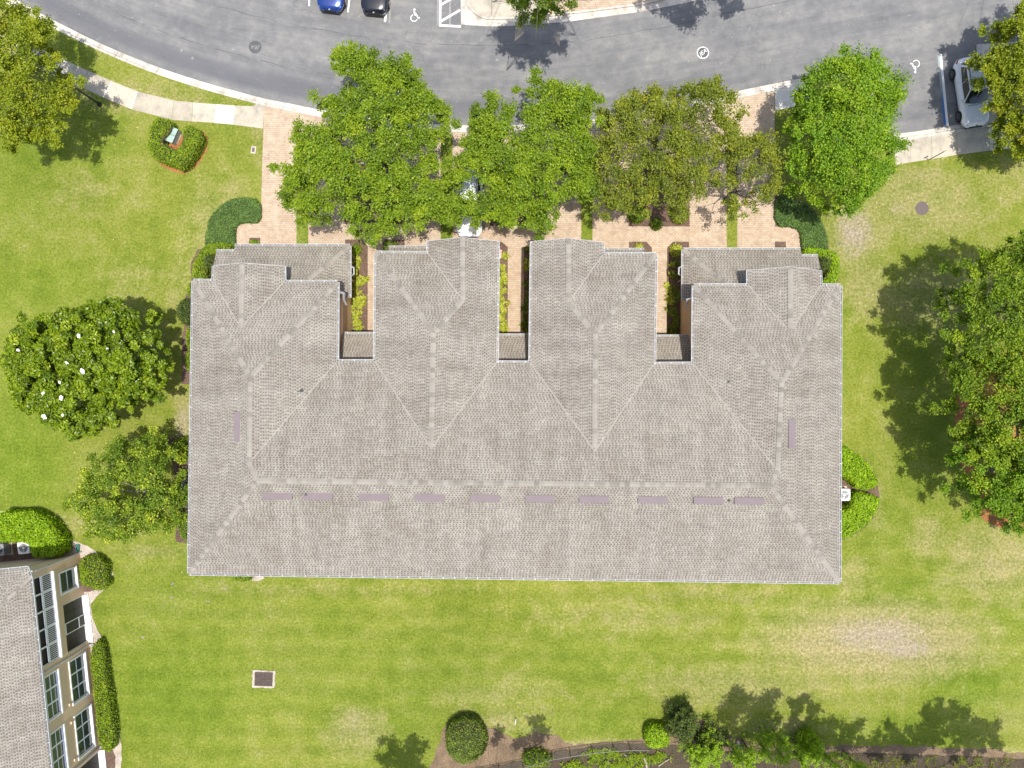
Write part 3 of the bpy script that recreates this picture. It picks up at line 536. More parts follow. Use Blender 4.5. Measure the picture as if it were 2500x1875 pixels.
for x0, x1, y0 in ((724, 752.6, 330), (1076, 1105, 330), (1419, 1446.5, 330), (1774, 1800, 300)):
    o = sheet('grass_strip', wob(PP('n', [(x0, y0), (x1, y0), (x1, 640), (x0, 640)]), .3, .02, int(x0)), .010, 'lawn')
    o.data.attributes.new('lush', 'FLOAT', 'POINT').data.foreach_set('value', np.full(len(o.data.vertices), .6 if x0 < 1700 else .2, np.float32))
def bed(pts, mat='mulch', z=.018, amp=.05, seed=1, c='n', name='mulch_bed', sm=0):
    q = PP(c, pts); q = smooth_loop(q, sm) if sm else q
    return sheet(name, wob(q, .3, amp, seed), z, mat)
bed([(841, 400), (988, 400), (988, 547), (841, 547)], amp=.008, seed=2); bed([(1195.6, 410), (1330, 410), (1330, 551.7), (1195.6, 551.7)], amp=.008, seed=3); bed([(1535.6, 410), (1683.4, 410), (1683.4, 553), (1535.6, 553)], amp=.008, seed=4)
bed([(842.6, 585), (883, 585), (898, 601), (897.5, 900), (835, 900), (842.6, 640)], amp=.006, seed=5); bed([(935, 592), (941, 585), (988, 585), (988, 640), (935, 640)], amp=.006, seed=6)
bed([(1175, 590), (1224, 590), (1239.6, 603), (1239.6, 900), (1175, 900)], amp=.006, seed=7); bed([(1279, 604), (1298, 590), (1330, 590), (1330, 900), (1279, 900)], amp=.006, seed=8)
bed([(1535.6, 590), (1578, 590), (1591.5, 604), (1591.5, 640), (1535.6, 640)], amp=.006, seed=9); bed([(1628.6, 605), (1643, 590), (1682, 590), (1682, 900), (1628.6, 900)], amp=.006, seed=10)
bed([(608.8, 580.7), (635.4, 580.7), (635.4, 640), (608.8, 640)], amp=.006, seed=11); bed([(1891.7, 589.7), (1918.6, 589.7), (1918.6, 640), (1891.7, 640)], amp=.006, seed=12)
# planting beds round the houses
bed([(1215, 1240), (1300, 1100), (1500, 1000), (1575, 1025), (1608, 1075), (1600, 1150), (1560, 1225), (1510, 1290), (1450, 1335), (1400, 1338), (1320, 1315), (1250, 1280)], 'redmulch', .006, .05, 13, 'c1', 'mulch_bed')
bed([(640, 595), (600, 560), (380, 560), (300, 590), (250, 700), (240, 870), (200, 1000), (180, 1060), (170, 1120), (185, 1250), (160, 1400), (165, 1800), (600, 1800), (600, 700)], 'mulch', .006, .05, 14, 'z5')
bed([(1460, 60), (1290, 60), (1330, 240), (1360, 400), (1370, 640), (1350, 860), (1470, 870)], 'mulch', .006, .06, 15, 'c4')
bed([(1945, 1160), (1950, 1130), (2030, 1130), (2050, 1140), (2000, 1160)], 'gravel', .006, .06, 16, 'c4')
bed([(-45, 150), (200, 200), (380, 270), (520, 370), (610, 470), (690, 650), (755, 860), (760, 990), (890, 1030), (930, 1150), (910, 1380), (850, 1600), (335, 1600), (335, 730), (250, 640), (-45, 628)], 'mulch', .006, .04, 17, 'R7b')
bed([(820, 200), (1000, 270), (1200, 420), (1320, 600), (1370, 850), (1370, 980), (1320, 1130), (1190, 1300), (1000, 1430), (820, 1500)], 'mulch', .006, .05, 18, 'R5b')
bed([(1190, 520), (1215, 430), (1300, 300), (1500, 150), (1900, 100), (1900, 1380), (1659, 1380), (1550, 1365), (1420, 1320), (1345, 1240), (1310, 1160), (1250, 1000), (1200, 800), (1185, 600)], 'redmulch', .006, .06, 20, 'E', 'mulch_bed', 1)
bed([(-20, 625), (150, 625), (290, 640), (400, 690), (480, 780), (530, 830), (640, 880), (760, 950), (840, 1020), (870, 1110), (835, 1210), (740, 1290), (700, 1350), (715, 1440), (750, 1550), (790, 1620), (830, 1680), (860, 1900), (890, 2200), (935, 2400), (940, 2700), (-20, 2700)], 'gravel', .006, .05, 21, 'c4', 'gravel_bed')
bed([(-20, 640), (280, 655), (400, 740), (470, 850), (500, 950), (470, 1000), (300, 1040), (-20, 1080)], 'mulch', .010, .05, 22, 'c4')
bed([(560, 980), (640, 985), (750, 985), (820, 1060), (830, 1150), (760, 1230), (660, 1250), (560, 1250)], 'mulch', .010, .05, 23, 'c4')
bed([(770, 2420), (860, 2420), (890, 2520), (880, 2700), (700, 2700), (700, 2420)], 'mulch', .010, .05, 24, 'c4')
# wooded southern edge
bed([(270, 540), (400, 490), (510, 480), (590, 560), (660, 560), (740, 620), (820, 640), (880, 620), (960, 600), (1080, 600), (1160, 620), (1210, 690), (1480, 672), (1650, 655), (1830, 640), (1990, 560), (2300, 600), (2400, 1000), (-100, 1000), (160, 870), (200, 720), (240, 640)], 'litter', .008, .1, 25, 'B1', 'leaf_litter', 1)
bed([(0, 560), (150, 380), (300, 380), (430, 470), (620, 540), (1000, 545), (1250, 540), (1600, 545), (2000, 560), (2212, 590), (2700, 600), (2700, 900), (0, 900)], 'litter', .009, .1, 26, 'B2', 'leaf_litter', 1)
bed([(120, 509), (300, 475), (560, 420), (860, 335), (1060, 305), (1300, 268), (1530, 245), (1700, 236), (1900, 240), (2100, 236), (2400, 300), (3000, 330), (3000, 900), (-200, 900)], 'darklitter', .014, .05, 27, 'B4', 'ditch_bank', 0)
bed([(0, 620), (430, 570), (640, 568), (1010, 580), (1400, 590), (1800, 600), (2300, 625), (2800, 640), (2800, 900), (0, 900)], 'darklitter', .0185, .05, 28, 'B2', 'ditch_bank', 0)

# ------------------------------------------------------------------ road markings and covers
def marking(name, segs, label, w=.12, mat='paint', z=ZR+.006, c='n'):
    mb = MB()
    for i, (a, b) in enumerate(segs):
        q = P(*a, 0, c); r = P(*b, 0, c); q.z = r.z = z-.002+.0012*i; mb.bar(q, r, w, .004)
    return tag(mb.build(name, mat), label, 'road marking')
marking('parking_line', [((757.5, -130), (753.6, 12.7))], 'short white bay line left of the blue car', .10)
marking('parking_line', [((868, -140), (848.5, 28))], 'thin white bay line between the blue and the black car', .11)
marking('parking_line', [((964, -140), (939, 51.5))], 'wide white bay line between the black car and the painted wheelchair', .15)
marking('hatched_access_aisle', [((1076, -140), (1073.9, 62)), ((1072, 60), (1125, 62.8)), ((1076, 50), (1123, 22.6)), ((1076, 10), (1123, -18)), ((1076, -30), (1123, -58))], 'white outlined access aisle with diagonal bars beside the kerbed island', .15)
for a, b in (((957, -100), (950, 55)), ((1099, -60), (1098, 58)), ((1070, -60), (1067.5, 60))): marking('old_marking', [(a, b)], 'faint ghost of an old bay line near the painted wheelchair' , .12, 'oldpaint').pop('category')
for o in [o for o in bpy.data.objects if o.name.startswith('old_marking')]:
    o['kind'] = 'structure'; o.pop('label')
marking('parking_line', [((2298.5, 130), (2315.5, 305))], 'long white bay line left of the white parked car', .17)
mb = MB(); a = P(2293.5, 133); b = P(2309, 305); a.z = b.z = ZR+.0065; mb.bar(a, b, .15, .004); tag(mb.build('blue_parking_line', 'bluepaint'), 'worn blue bay line beside the long white one', 'road marking')
def wheelchair(c, rot, label):
    o = thing('wheelchair_symbol', label, 'road marking', (c.x, c.y, ZR), rot); z = [.004]
    mb = MB()
    def st(pts, w):
        for a, b in zip(pts, pts[1:]): z[0] += .0006; mb.bar((a[0], a[1], z[0]), (b[0], b[1], z[0]), w, .001)
    mb.disc((-.02, .47), .075, .003, .0045)
    st([(-.03, .36), (-.01, .1), (.16, .08), (.23, -.13), (.36, -.09)], .085); st([(-.02, .22), (.12, .2)], .07)
    arc = [(.02+.235*math.cos(t)-.06, -.12+.235*math.sin(t)) for t in np.linspace(math.radians(110), math.radians(335), 18)]
    st(arc, .055); mb.build('painted_figure', 'paint', o)
wheelchair(P(1012, 38), 0, 'white wheelchair symbol painted in the bay beside the black car')
wheelchair(P(2237, 158), math.radians(176), 'white wheelchair symbol upside down in the bay left of the white parked car')
def cover(c, r, label, ring, mat, text=None, rot=0, tmat='paint', z=ZR, name='manhole_cover'):
    o = thing(name, label, 'manhole cover', (c.x, c.y, z), rot)
    mb = MB()
    for k in range(32):
        a, b = 2*math.pi*k/32, 2*math.pi*(k+1)/32
        mb.face([(math.cos(a)*r, math.sin(a)*r, .016), (math.cos(b)*r, math.sin(b)*r, .016), (math.cos(b)*(r+.062), math.sin(b)*(r+.062), .012), (math.cos(a)*(r+.062), math.sin(a)*(r+.062), .012)])
    mb.build('rim', ring, o)
    m2 = MB().disc((0, 0), r, -.02, .010); m2.build('lid', mat, o)
    if text:
        cu = bpy.data.curves.new('t', 'FONT'); cu.body = text; cu.size = .40; cu.align_x = 'CENTER'; cu.align_y = 'CENTER'; cu.extrude = .002; cu.shear = .25
        t = bpy.data.objects.new('t', cu); S.collection.objects.link(t); dg = bpy.context.evaluated_depsgraph_get(); me = bpy.data.meshes.new_from_object(t.evaluated_get(dg)); bpy.data.objects.remove(t)
        l = link('lettering', me, tmat, o); l.location = (0, 0, .013)
cover(P(1717, 127), .36, 'dark cover with a white rim lettered JEA in the road', 'paint', 'iron', 'JEA', math.radians(38))
cover(P(621.8, 113.3), .38, 'all-dark cover with faint lettering in the left part of the road', 'iron', 'iron', 'JEA', math.radians(168), 'oldpaint')
cover(P(2251, 508.5), .41, 'brown round cover in the dry lawn right of the front trees', 'brownlid', 'brownlid', z=.0)
o = thing('utility_box', 'small rectangular concrete valve box in the lawn beside the brick driveway', 'utility box', P(619, 366), math.radians(-8)); mb = MB().box(-.17, .17, -.26, .26, -.02, .03); mb.build('collar', 'concrete', o); MB().box(-.09, .09, -.15, .15, .03, .045).build('lid', 'brownlid', o)
# storm drain
o = thing('storm_drain', 'square iron grate with four barred panels set in the rear lawn', 'storm drain', P(644, 1657.6), math.radians(-2))
sheet('collar', wob([(-.78, -.6), (.78, -.6), (.78, .6), (-.78, .6)], .2, .035, 4), .03, 'gravel', o)
MB().box(-.63, .63, -.49, .49, .02, .035).build('pit', 'black', o)
for sx in (-1, 1):
    for sy in (-1, 1):
        mb = MB(); cx, cy = sx*.315, sy*.245; mb.box(cx-.30, cx+.30, cy-.23, cy-.19, .04, .075); mb.box(cx-.30, cx+.30, cy+.19, cy+.23, .04, .075)
        for k in range(9): x = cx-.29+k*.0725; mb.box(x-.018, x+.018, cy-.19, cy+.19, .042, .07)
        mb.build('grate', 'rust', o)

for i, (dd, x0, x1, wd, m) in enumerate(((5.6, -30, 34, .05, 'asphaltseam'), (9.4, -8, 30, .04, 'asphaltseam'), (2.6, -28, -4, .05, 'asphaltseam'))):
    mb = MB(); xs_ = np.arange(x0, x1, .8); r_ = random.Random(i); pts_ = [(x, float(np.interp(x, [p.x for p in kline if p.x < 20]+[60], [p.y for p in kline if p.x < 20]+[28.5]))+dd+r_.gauss(0, .03), ZR+.003) for x in xs_]
    for j_, (a, b) in enumerate(zip(pts_, pts_[1:])):
        if r_.random() < .8: mb.bar(a, b, wd*r_.uniform(.5, 1.1), .002)
    o = mb.build('road_seam', m); o['kind'] = 'structure'
# island kerbs at the top
isl = [(1123, -160), (1124.5, 0), (1125.5, 58), (1185, 62.5), (1230, 62.5), (1273, 60), (1390, 51), (1564, 27), (1675, 5), (1800, -25), (2050, -90), (2300, -160)]
inner = [(1137, -160), (1138, 0), (1142, 16), (1157, 32), (1172, 42), (1185, 46), (1215, 47.5), (1273, 45), (1330, 41), (1450, 27), (1564, 12), (1660, -10), (1790, -40), (2040, -105), (2290, -175)]
sheet('island_gutter', PP('n', isl+[(2300, -400), (1123, -400)]), ZR+.02, 'kerb', thick=.1)
sheet('island_kerb', PP('n', inner+[(2290, -400), (1137, -400)]), .005, 'kerb', thick=.2)
inn2 = [(1143, -160), (1144, 0), (1148, 13), (1161, 27), (1174, 37), (1186, 41), (1215, 42.5), (1273, 40), (1330, 36), (1450, 22), (1564, 7), (1660, -15), (1790, -45), (2040, -110), (2290, -180)]
sheet('island_walk', PP('n', [p for p in inn2 if p[0] <= 1330]+[(1330, -300), (1143, -300)]), .009, 'concrete')
sheet('island_pavers', PP('n', [p for p in inn2 if p[0] >= 1330]+[(2290, -300), (1330, -300)]), .0095, 'paver')
mb = MB(); mb.box(-.01, .01, -4, 0, 0, .004); j = mb.build('walk_joint', 'darklitter'); j.location = P(1200, 38); j.location.z = .009; j.location.y += 4; j['kind'] = 'structure'
# small kerbed island by the white car
for nm, pts, z, m in (('island_kerb', [(2386, 108), (2430, 106), (2700, 85), (2700, 180), (2386, 140)], .0, 'kerb'), ('island_kerb', [(2386, 108), (2398, 108), (2405, 270), (2418, 300), (2402, 304), (2392, 280)], .004, 'kerb'), ('island_walk', [(2403, 122), (2700, 100), (2700, 285), (2416, 301)], .006, 'concrete')):
    sheet(nm, PP('n', pts), z, m, thick=.15)

# ------------------------------------------------------------------ the big building
E0 = 5.55
def plan(x, y, dz=0): return P(x, y, E0+dz)
V = dict(a=plan(472, 685.5), a2=plan(521, 686), g1w=plan(522.5, 649), g1t=plan(591, 642, 1.1), g1e=plan(693, 650), a3=plan(694, 688.5), b=plan(824, 688.7), c=plan(822.6, 882), d=plan(915.5, 882), e=plan(918, 617), f=plan(1045, 619),
         g2w=plan(1045.5, 588), g2t=plan(1129, 580, 1.15), g2e=plan(1215, 589), h=plan(1212.5, 885), i=plan(1295, 885.5), g3w=plan(1298.7, 590), g3t=plan(1388, 581.5, 1.15), g3e=plan(1470, 591.6), j=plan(1472, 621.5), k=plan(1600.7, 620.5),
         l=plan(1596.6, 888.5), m=plan(1692.5, 888), n=plan(1694, 697), o=plan(1827, 697), g4w=plan(1827, 660), g4t=plan(1930, 651, 1.15), g4e=plan(2001.7, 660), p=plan(2003.4, 697), q=plan(2051.4, 697.5), r=plan(2049, 1421), s=plan(462, 1400),
         W1=plan(610.5, 921, 2.2), W2=plan(608, 1130, 2.25), R1=plan(627, 1174, 2.55), R2=plan(1881, 1186, 2.55), X2=plan(1899, 1150, 2.25), X1=plan(1909, 934, 2.2), U1=plan(1058, 813, 1.9), U2=plan(1053, 1096, 1.9), V1=plan(1454, 816, 1.9), V2=plan(1452, 1102, 1.9),
         G1=plan(588, 800, 1.1), G2=plan(1130, 733, 1.15), G3=plan(1388, 738, 1.15), G4=plan(1930, 812, 1.15))
faces = ['a s R1 W2 W1', 'a a2 G1 a3 b W1', 'g1w g1t G1 a2', 'g1t g1e a3 G1', 'b c W2 W1', 'c d U2 h i V2 l m X2 R2 R1 W2', 'd e U1 U2', 'e f G2 U1', 'f g2w g2t G2', 'g2t g2e h U2 U1 G2', 'g3w g3t G3 V1 V2 i', 'g3t g3e j G3', 'j k V1 G3', 'k l V2 V1',
         'n m X2 X1', 'n o G4 p q X1', 'g4w g4t G4 o', 'g4t g4e p G4', 'q r R2 X2 X1', 's r R2 R1']
def roof_mesh(name, polys, parent, mat='shingle', thick=.0):
    me = bpy.data.meshes.new(name); bm = bmesh.new(); uvl = bm.loops.layers.uv.new('UVMap'); vs = {}
    def gv(p):
        k = (round(p.x, 4), round(p.y, 4), round(p.z, 4))
        if k not in vs: vs[k] = bm.verts.new(p)
        return vs[k]
    info = []
    for pl in polys:
        nrm = Vector((0, 0, 0)); n = len(pl)
        for a in range(n): p, q = pl[a], pl[(a+1) % n]; nrm += Vector(((p.y-q.y)*(p.z+q.z), (p.z-q.z)*(p.x+q.x), (p.x-q.x)*(p.y+q.y)))
        nrm.normalize()
        if nrm.z < 0: nrm = -nrm; pl = pl[::-1]
        up = Vector((0, 0, 1))-nrm*nrm.z; up.normalize(); u = up.cross(nrm)
        tris = geometry.tessellate_polygon([pl])
        for t in tris:
            q = [pl[x] for x in t]
            nn = (q[1]-q[0]).cross(q[2]-q[0])
            if nn.z < 0: q = q[::-1]
            try: f = bm.faces.new([gv(x) for x in q])
            except ValueError: continue
            for lp in f.loops: lp[uvl].uv = (lp.vert.co.dot(u)+7.3, lp.vert.co.dot(up)+50)
    bm.to_mesh(me); bm.free(); return link(name, me, mat, parent)
bld = thing('townhouse_building', 'wide tan townhouse block under one hipped grey-brown shingle roof in the middle', 'building', (0, 0, 0))
roof = roof_mesh('roof', [[V[x] for x in f.split()] for f in faces], bld)
outl = 'a a2 g1w g1e a3 b c d e f g2w g2e h i g3w g3e j k l m n o g4w g4e p q r s'.split()
rake = {('g1w', 'g1e'), ('g2w', 'g2e'), ('g3w', 'g3e'), ('g4w', 'g4e')}
OL = [V[x] for x in outl]
def inset(pl, d):
    n = len(pl); A = sum(pl[i].x*pl[(i+1) % n].y-pl[(i+1) % n].x*pl[i].y for i in range(n)); sg = 1 if A > 0 else -1; out = []
    for i in range(n):
        p0, p1, p2 = pl[i-1], pl[i], pl[(i+1) % n]; d1 = Vector((p1.x-p0.x, p1.y-p0.y)).normalized(); d2 = Vector((p2.x-p1.x, p2.y-p1.y)).normalized()
        n1 = Vector((-d1.y, d1.x))*sg; n2 = Vector((-d2.y, d2.x))*sg; k = 1+n1.dot(n2); v = (n1+n2)/max(k, .3); out.append(Vector((p1.x+v.x*d, p1.y+v.y*d)))
    return out
WL = inset(OL, .32)
mb = MB(); mb.prism([(p.x, p.y) for p in WL], -.1, E0-.13, top=False)
for w_, t_, e_ in (('g1w', 'g1t', 'g1e'), ('g2w', 'g2t', 'g2e'), ('g3w', 'g3t', 'g3e'), ('g4w', 'g4t', 'g4e')):
    a, t, b = V[w_], V[t_], V[e_]; y = (a.y+b.y)/2-.32; mb.face([(a.x+.3, y, E0-.13), (b.x-.3, y, E0-.13), (t.x, y, t.z-.12)])
mb.build('wall', 'stucco', bld)
mb = MB(); n = len(OL)
lo = [(p.x, p.y) for p in inset(OL, .02)]
sof = sheet('soffit', lo, E0-.14, 'white', bld, .02); sof.pop('kind', None)
def gutters(edges, z, parent, closed_dir=1, hang_step=.72, sg=1):
    g = MB(); h = MB(); db = MB()
    for a, b in edges:
        a = Vector((a.x, a.y, z)); b = Vector((b.x, b.y, z)); d = (b-a); L = d.length
        if L < .3: continue
        d.normalize(); o_ = Vector((d.y, -d.x, 0))*sg
        for k0, w, z0, z1 in ((.0, .008, -.14, -.01), (.105, .022, -.12, .008)):
            q = Matrix((d, o_, Vector((0, 0, 1)))).transposed().to_4x4(); q.translation = a; g.box(-.0, L, k0, k0+w, z0, z1, q)
        q = Matrix((d, o_, Vector((0, 0, 1)))).transposed().to_4x4(); q.translation = a; g.box(0, L, .008, .105, -.14, -.125, q); db.box(.012, L-.012, .010, .103, -.124, -.095, q)
        for e in (0, L-.012): g.box(e, e+.012, .008, .105, -.125, -.005, q)
        k = hang_step/2
        while k < L: h.box(k-.022, k+.022, .008, .105, -.012, .004, q); k += hang_step
    g.build('gutter', 'white', parent); db.build('gutter_dirt_shade', 'galv', parent); hh = h.build('gutter_hangers', 'white', parent); hh['kind'] = 'stuff'  # grey strip along the trough: its dirt and the depth shade painted together
A_ = sum(OL[i].x*OL[(i+1) % n].y-OL[(i+1) % n].x*OL[i].y for i in range(n)); sg = 1 if A_ > 0 else -1
EG = [(OL[i], OL[(i+1) % n]) for i in range(n) if (outl[i], outl[(i+1) % n]) not in rake]
for a, b in EG: gutters([(a, b)], E0, bld, sg=sg)
for w_, t_, e_ in (('g1w', 'g1t', 'g1e'), ('g2w', 'g2t', 'g2e'), ('g3w', 'g3t', 'g3e'), ('g4w', 'g4t', 'g4e')):
    for x_, y_ in ((w_, t_), (t_, e_)):
        m2 = MB(); a = V[x_]+Vector((0, .012, -.09)); b = V[y_]+Vector((0, .012, -.09)); m2.bar(a, b, .022, .17); m2.build('barge_board', 'white', bld)
# ridge and hip caps
caplines = ['W1 W2', 'W2 R1', 'R1 R2', 'R2 X2', 'X2 X1', 'a W1', 'b W1', 's R1', 'r R2', 'q X1', 'n X1', 'e U1', 'U1 U2', 'U1 G2', 'G2 g2t', 'k V1', 'V1 V2', 'V1 G3', 'G3 g3t', 'G1 g1t', 'G4 g4t']
capm = MB(); capm.v = [(-.15, -.17, -.045), (0, -.17, .03), (.15, -.17, -.045), (-.15, .13, -.058), (0, .13, .012), (.15, .13, -.058)]; capm.f = [(0, 1, 4, 3), (1, 2, 5, 4), (0, 3, 5, 2, 1)][:2]
cap_me = capm.mesh('ridge_cap', False); cap_me.materials.append(M['cap'])
def cap_matrix(p, d):
    s_ = d.cross(Vector((0, 0, 1))).normalized(); u = s_.cross(d).normalized(); m = Matrix((s_, d, u)).transposed().to_4x4(); m.translation = p+u*.02; return m
mats = []
for cl in caplines:
    a, b = [V[x] for x in cl.split()]
    if a.z > b.z: a, b = b, a
    d = (b-a); L = d.length; d.normalize(); k = .15
    while k < L-.05: mats.append(cap_matrix(a+d*k, -d if False else d)); k += .30
random.Random(5).shuffle(mats)
for m_ in mats[:290]:
    o = bpy.data.objects.new('ridge_cap', cap_me); S.collection.objects.link(o); o.parent = roof; o.matrix_basis = m_
rest = MB()
for m_ in mats[290:]:
    b0 = len(rest.v); rest.v += [tuple(m_ @ Vector(q)) for q in capm.v]; rest.f += [tuple(b0+i for i in f) for f in capm.f]
if rest.v:
    o = rest.build('ridge_caps', 'cap', roof, fix=False); o['kind'] = 'stuff'
# valleys: narrow lighter metal-grey lines woven where slopes meet
vm_ = plain('valley_shingle', (.32, .298, .26), .9, .15, 6)
for cl in ('c W2', 'd U2', 'h U2', 'i V2', 'l V2', 'm X2', 'a2 G1', 'a3 G1', 'f G2', 'j G3', 'o G4', 'p G4'):
    a, b = [V[x] for x in cl.split()]; MB().bar(a+Vector((0, 0, .012)), b+Vector((0, 0, .012)), .06, .012).build('valley_strip', vm_, bld)
# lower roofs
def lower(name, polys, edges, z, sg):
    r = roof_mesh(name, polys, bld); gutters([(Vector(a), Vector(b)) for a, b in edges], z, bld, sg=sg); return r
ZL = 3.0
def T3(x, y, z): return Vector((x, y, z))
def gar(xw, xst, xe, yn, ys, hipx, wallx, side, ystep, yse):
    sl = .51; zz = lambda y: ZL+sl*(yn-y); d = abs(hipx-xe); s = side
    # north slope
    north = [T3(xw, ystep, zz(ystep)), T3(xst, ystep, zz(ystep)), T3(xst, yn, ZL), T3(xe, yn, ZL), T3(xe-s*3.1, yn-3.1, zz(yn-3.1)), T3(xw+s*.85, yn-3.1, zz(yn-3.1)), T3(xw+s*.85, 7.5, zz(7.5)), T3(xw, 7.5, zz(7.5))]
    east = [T3(xe, yn, ZL), T3(xe, yse, ZL), T3(xe-s*3.1, yse, ZL+sl*3.1), T3(xe-s*3.1, yn-3.1, ZL+sl*3.1)]
    r = roof_mesh('lower_roof', [north, east], bld)
    g = 1 if s > 0 else -1
    gutters([(T3(xst, yn, 0), T3(xe, yn, 0))] if s < 0 else [(T3(xst, yn, 0), T3(xe, yn, 0))], ZL, bld, sg=-s)
    gutters([(T3(xw, ystep, 0), T3(xst, ystep, 0))], zz(ystep), bld, sg=-s)
    gutters([(T3(xe, yn, 0), T3(xe, yse, 0))], ZL, bld, sg=-s)
    mb = MB(); pts = [(xw+s*.3, 5), (xw+s*.3, ystep-.35), (xst+s*.3, ystep-.35), (xst+s*.3, yn-.4), (xe-s*.45, yn-.4), (xe-s*.45, 3.2), (xe-s*1.5, 3.2), (xe-s*1.5, 5)]
    mb.prism(pts, -.1, ZL-.05); mb.build('garage_wall', 'stucco', bld)
    m_ = []
    a = T3(xe, yn, ZL); b = T3(xe-s*3.1, yn-3.1, ZL+sl*3.1); d_ = (b-a); L = d_.length; d_.normalize(); k = .15
    c = MB()
    while k < L: m3 = cap_matrix(a+d_*k, d_); b0 = len(c.v); c.v += [tuple(m3 @ Vector(q)) for q in capm.v]; c.f += [tuple(b0+i for i in f) for f in capm.f]; k += .3
    o = c.build('ridge_caps', 'cap', r, fix=False); o['kind'] = 'stuff'
gar(-19.42, -18.28, -10.72, 9.12, 5, 0, 0, 1, 8.72, 5.69)
gar(20.08, 19.04, 11.3, 8.87, 5, 0, 0, -1, 8.4, 5.51)
for x0, x1, yg, ytop in ((-11.2, -8.85, 3.31, 1.1), (-1.27, 1.44, 3.20, 1.0), (8.65, 11.65, 3.13, 1.0)):
    sl = .45; roof_mesh('porch_roof', [[T3(x0, yg, ZL), T3(x1, yg, ZL), T3(x1, ytop, ZL+sl*(yg-ytop)), T3(x0, ytop, ZL+sl*(yg-ytop))]], bld); gutters([(T3(x0, yg, 0), T3(x1, yg, 0))], ZL, bld, sg=-1)
    MB().box(x0, x1, yg-1.2, yg-.9, 2.55, 2.9).build('porch_beam', 'stucco', bld)
for x0, x1, yg in ((-8.13, -5.5, 9.0), (5.95, 8.72, 8.85)):
    roof_mesh('bay_roof', [[T3(x0, yg, ZL), T3(x1, yg, ZL), T3(x1, yg-1.2, ZL+.55), T3(x0, yg-1.2, ZL+.55)]], bld); gutters([(T3(x0, yg, 0), T3(x1, yg, 0))], ZL, bld, sg=-1)
    MB().prism([(x0+.25, yg-1.2), (x1-.2, yg-1.2), (x1-.2, yg-.35), (x0+.25, yg-.35)], -.1, ZL-.05).build('bay_wall', 'stucco', bld)
# garage doors, entry doors and courtyard windows under the eaves
for gx0, gyy in ((-16.2, 8.70), (-12.9, 8.70), (-3.2, V['g2e'].y-.34), (4., V['g3e'].y-.34), (14, 8.46), (17, 8.46)):
    m2 = MB()
    for kk in range(4): m2.box(gx0-1.25, gx0+1.25, gyy+.02, gyy+.06, .02+kk*.53, .02+kk*.53+.51)
    m2.build('garage_door', 'white', bld)
for dx0, dyy in ((-10.1, 1.78), (.1, 1.65), (10.1, 1.55)):
    MB().box(dx0-.5, dx0+.5, V['c'].y-.36, V['c'].y-.28, .02, 2.15).build('entry_door', 'white', bld)
# vent boxes, pipes, downspouts
def svent(cx, cy, vert=False):
    z = 1.95 if not vert else 1.75
    if vert: z = 1.55
    t = P(cx, cy, E0+z, 'd'); L, w = (1.78, .42)
    def on(poly, x, y):
        a, b, c = poly; nn = (b-a).cross(c-a); return a.z-((x-a.x)*nn.x+(y-a.y)*nn.y)/nn.z
    pl = (V['s'], V['r'], V['R1']) if not vert else ((V['a'], V['s'], V['W1']) if cx < 1000 else (V['q'], V['r'], V['X1']))
    for _ in range(3): t.z = on(pl, t.x, t.y); t = P(cx, cy, t.z, 'd')
    nn = (pl[1]-pl[0]).cross(pl[2]-pl[0]).normalized(); nn = nn if nn.z > 0 else -nn; up = (Vector((0, 0, 1))-nn*nn.z).normalized(); u = up.cross(nn)
    m = Matrix((u, up, nn)).transposed().to_4x4(); m.translation = t
    r = bpy.data.objects.new('roof_vent', None)
    mb = MB(); b0 = [Vector(q) for q in ((-L/2, w*.5, .01), (L/2, w*.5, .01), (L/2, -w*.38, .17), (-L/2, -w*.38, .17), (-L/2, w*.5, 0), (L/2, w*.5, 0), (L/2, -w*.5, 0), (-L/2, -w*.5, 0), (L/2, -w*.5, .04), (-L/2, -w*.5, .04))]
    mb.v = [tuple(m @ q) for q in b0]; mb.f = [(0, 1, 2, 3), (3, 2, 8, 9), (9, 8, 6, 7), (4, 7, 9, 3, 0), (1, 2, 8, 6, 5), (4, 5, 6, 7), (0, 1, 5, 4)]
    vm = mb.build('roof_vent', 'ventmetal', bld); vm.data.materials.append(M['ventfront']); [setattr(pg, 'material_index', 1) for pg in vm.data.polygons if len(pg.vertices) == 4 and (m.to_3x3().inverted() @ pg.normal).y < -.5]
for x in (600, 687, 807, 928, 1048.5, 1166.5, 1283, 1410, 1530, 1618): svent(x, 1071+(x-600)*.0105)
svent(513.5, 921, True); svent(1709, 937, True)
for x, y, dz in ((1020, 752, .9), (1221, 776, .8), (648, 845, 1.5), (1575, 825, .9), (661, 1069, 2.2), (1576, 1082, 2.2)):
    q = P(x, y, E0+dz+.1, 'd'); o = MB().tube([(q.x, q.y, q.z-.5), (q.x, q.y, q.z+.25)], .06, 10).build('vent_pipe', 'galv', bld); m2 = MB().tube([(q.x, q.y, q.z+.2501), (q.x, q.y, q.z+.26)], .045, 10).build('pipe_mouth', 'black', o)
def spout(pts, w=.085): return MB().tube(pts, w/1.4, 4).build('downspout', 'white', bld)
p1 = P(825, 712, E0-.1); spout([p1, p1+Vector((.25, -.02, -.55)), Vector((-10.86, p1.y-.35, 4.1)), Vector((-10.86, p1.y-.6, 3.35))], .12)
p1 = P(1692, 728, E0-.1); spout([p1, p1+Vector((-.25, -.02, -.55)), Vector((11.3, p1.y-.2, 4.0)), Vector((11.35, p1.y-.4, 3.4))], .12)
for x, s in ((-10.62, 1), (11.2, -1)): spout([(x, 7.75, 2.93), (x+s*.15, 7.7, 2.85), (x+s*.15, 7.3, 2.75), (x-s*.3, 7.1, 2.2), (x-s*.35, 7.1, .05)], .075)

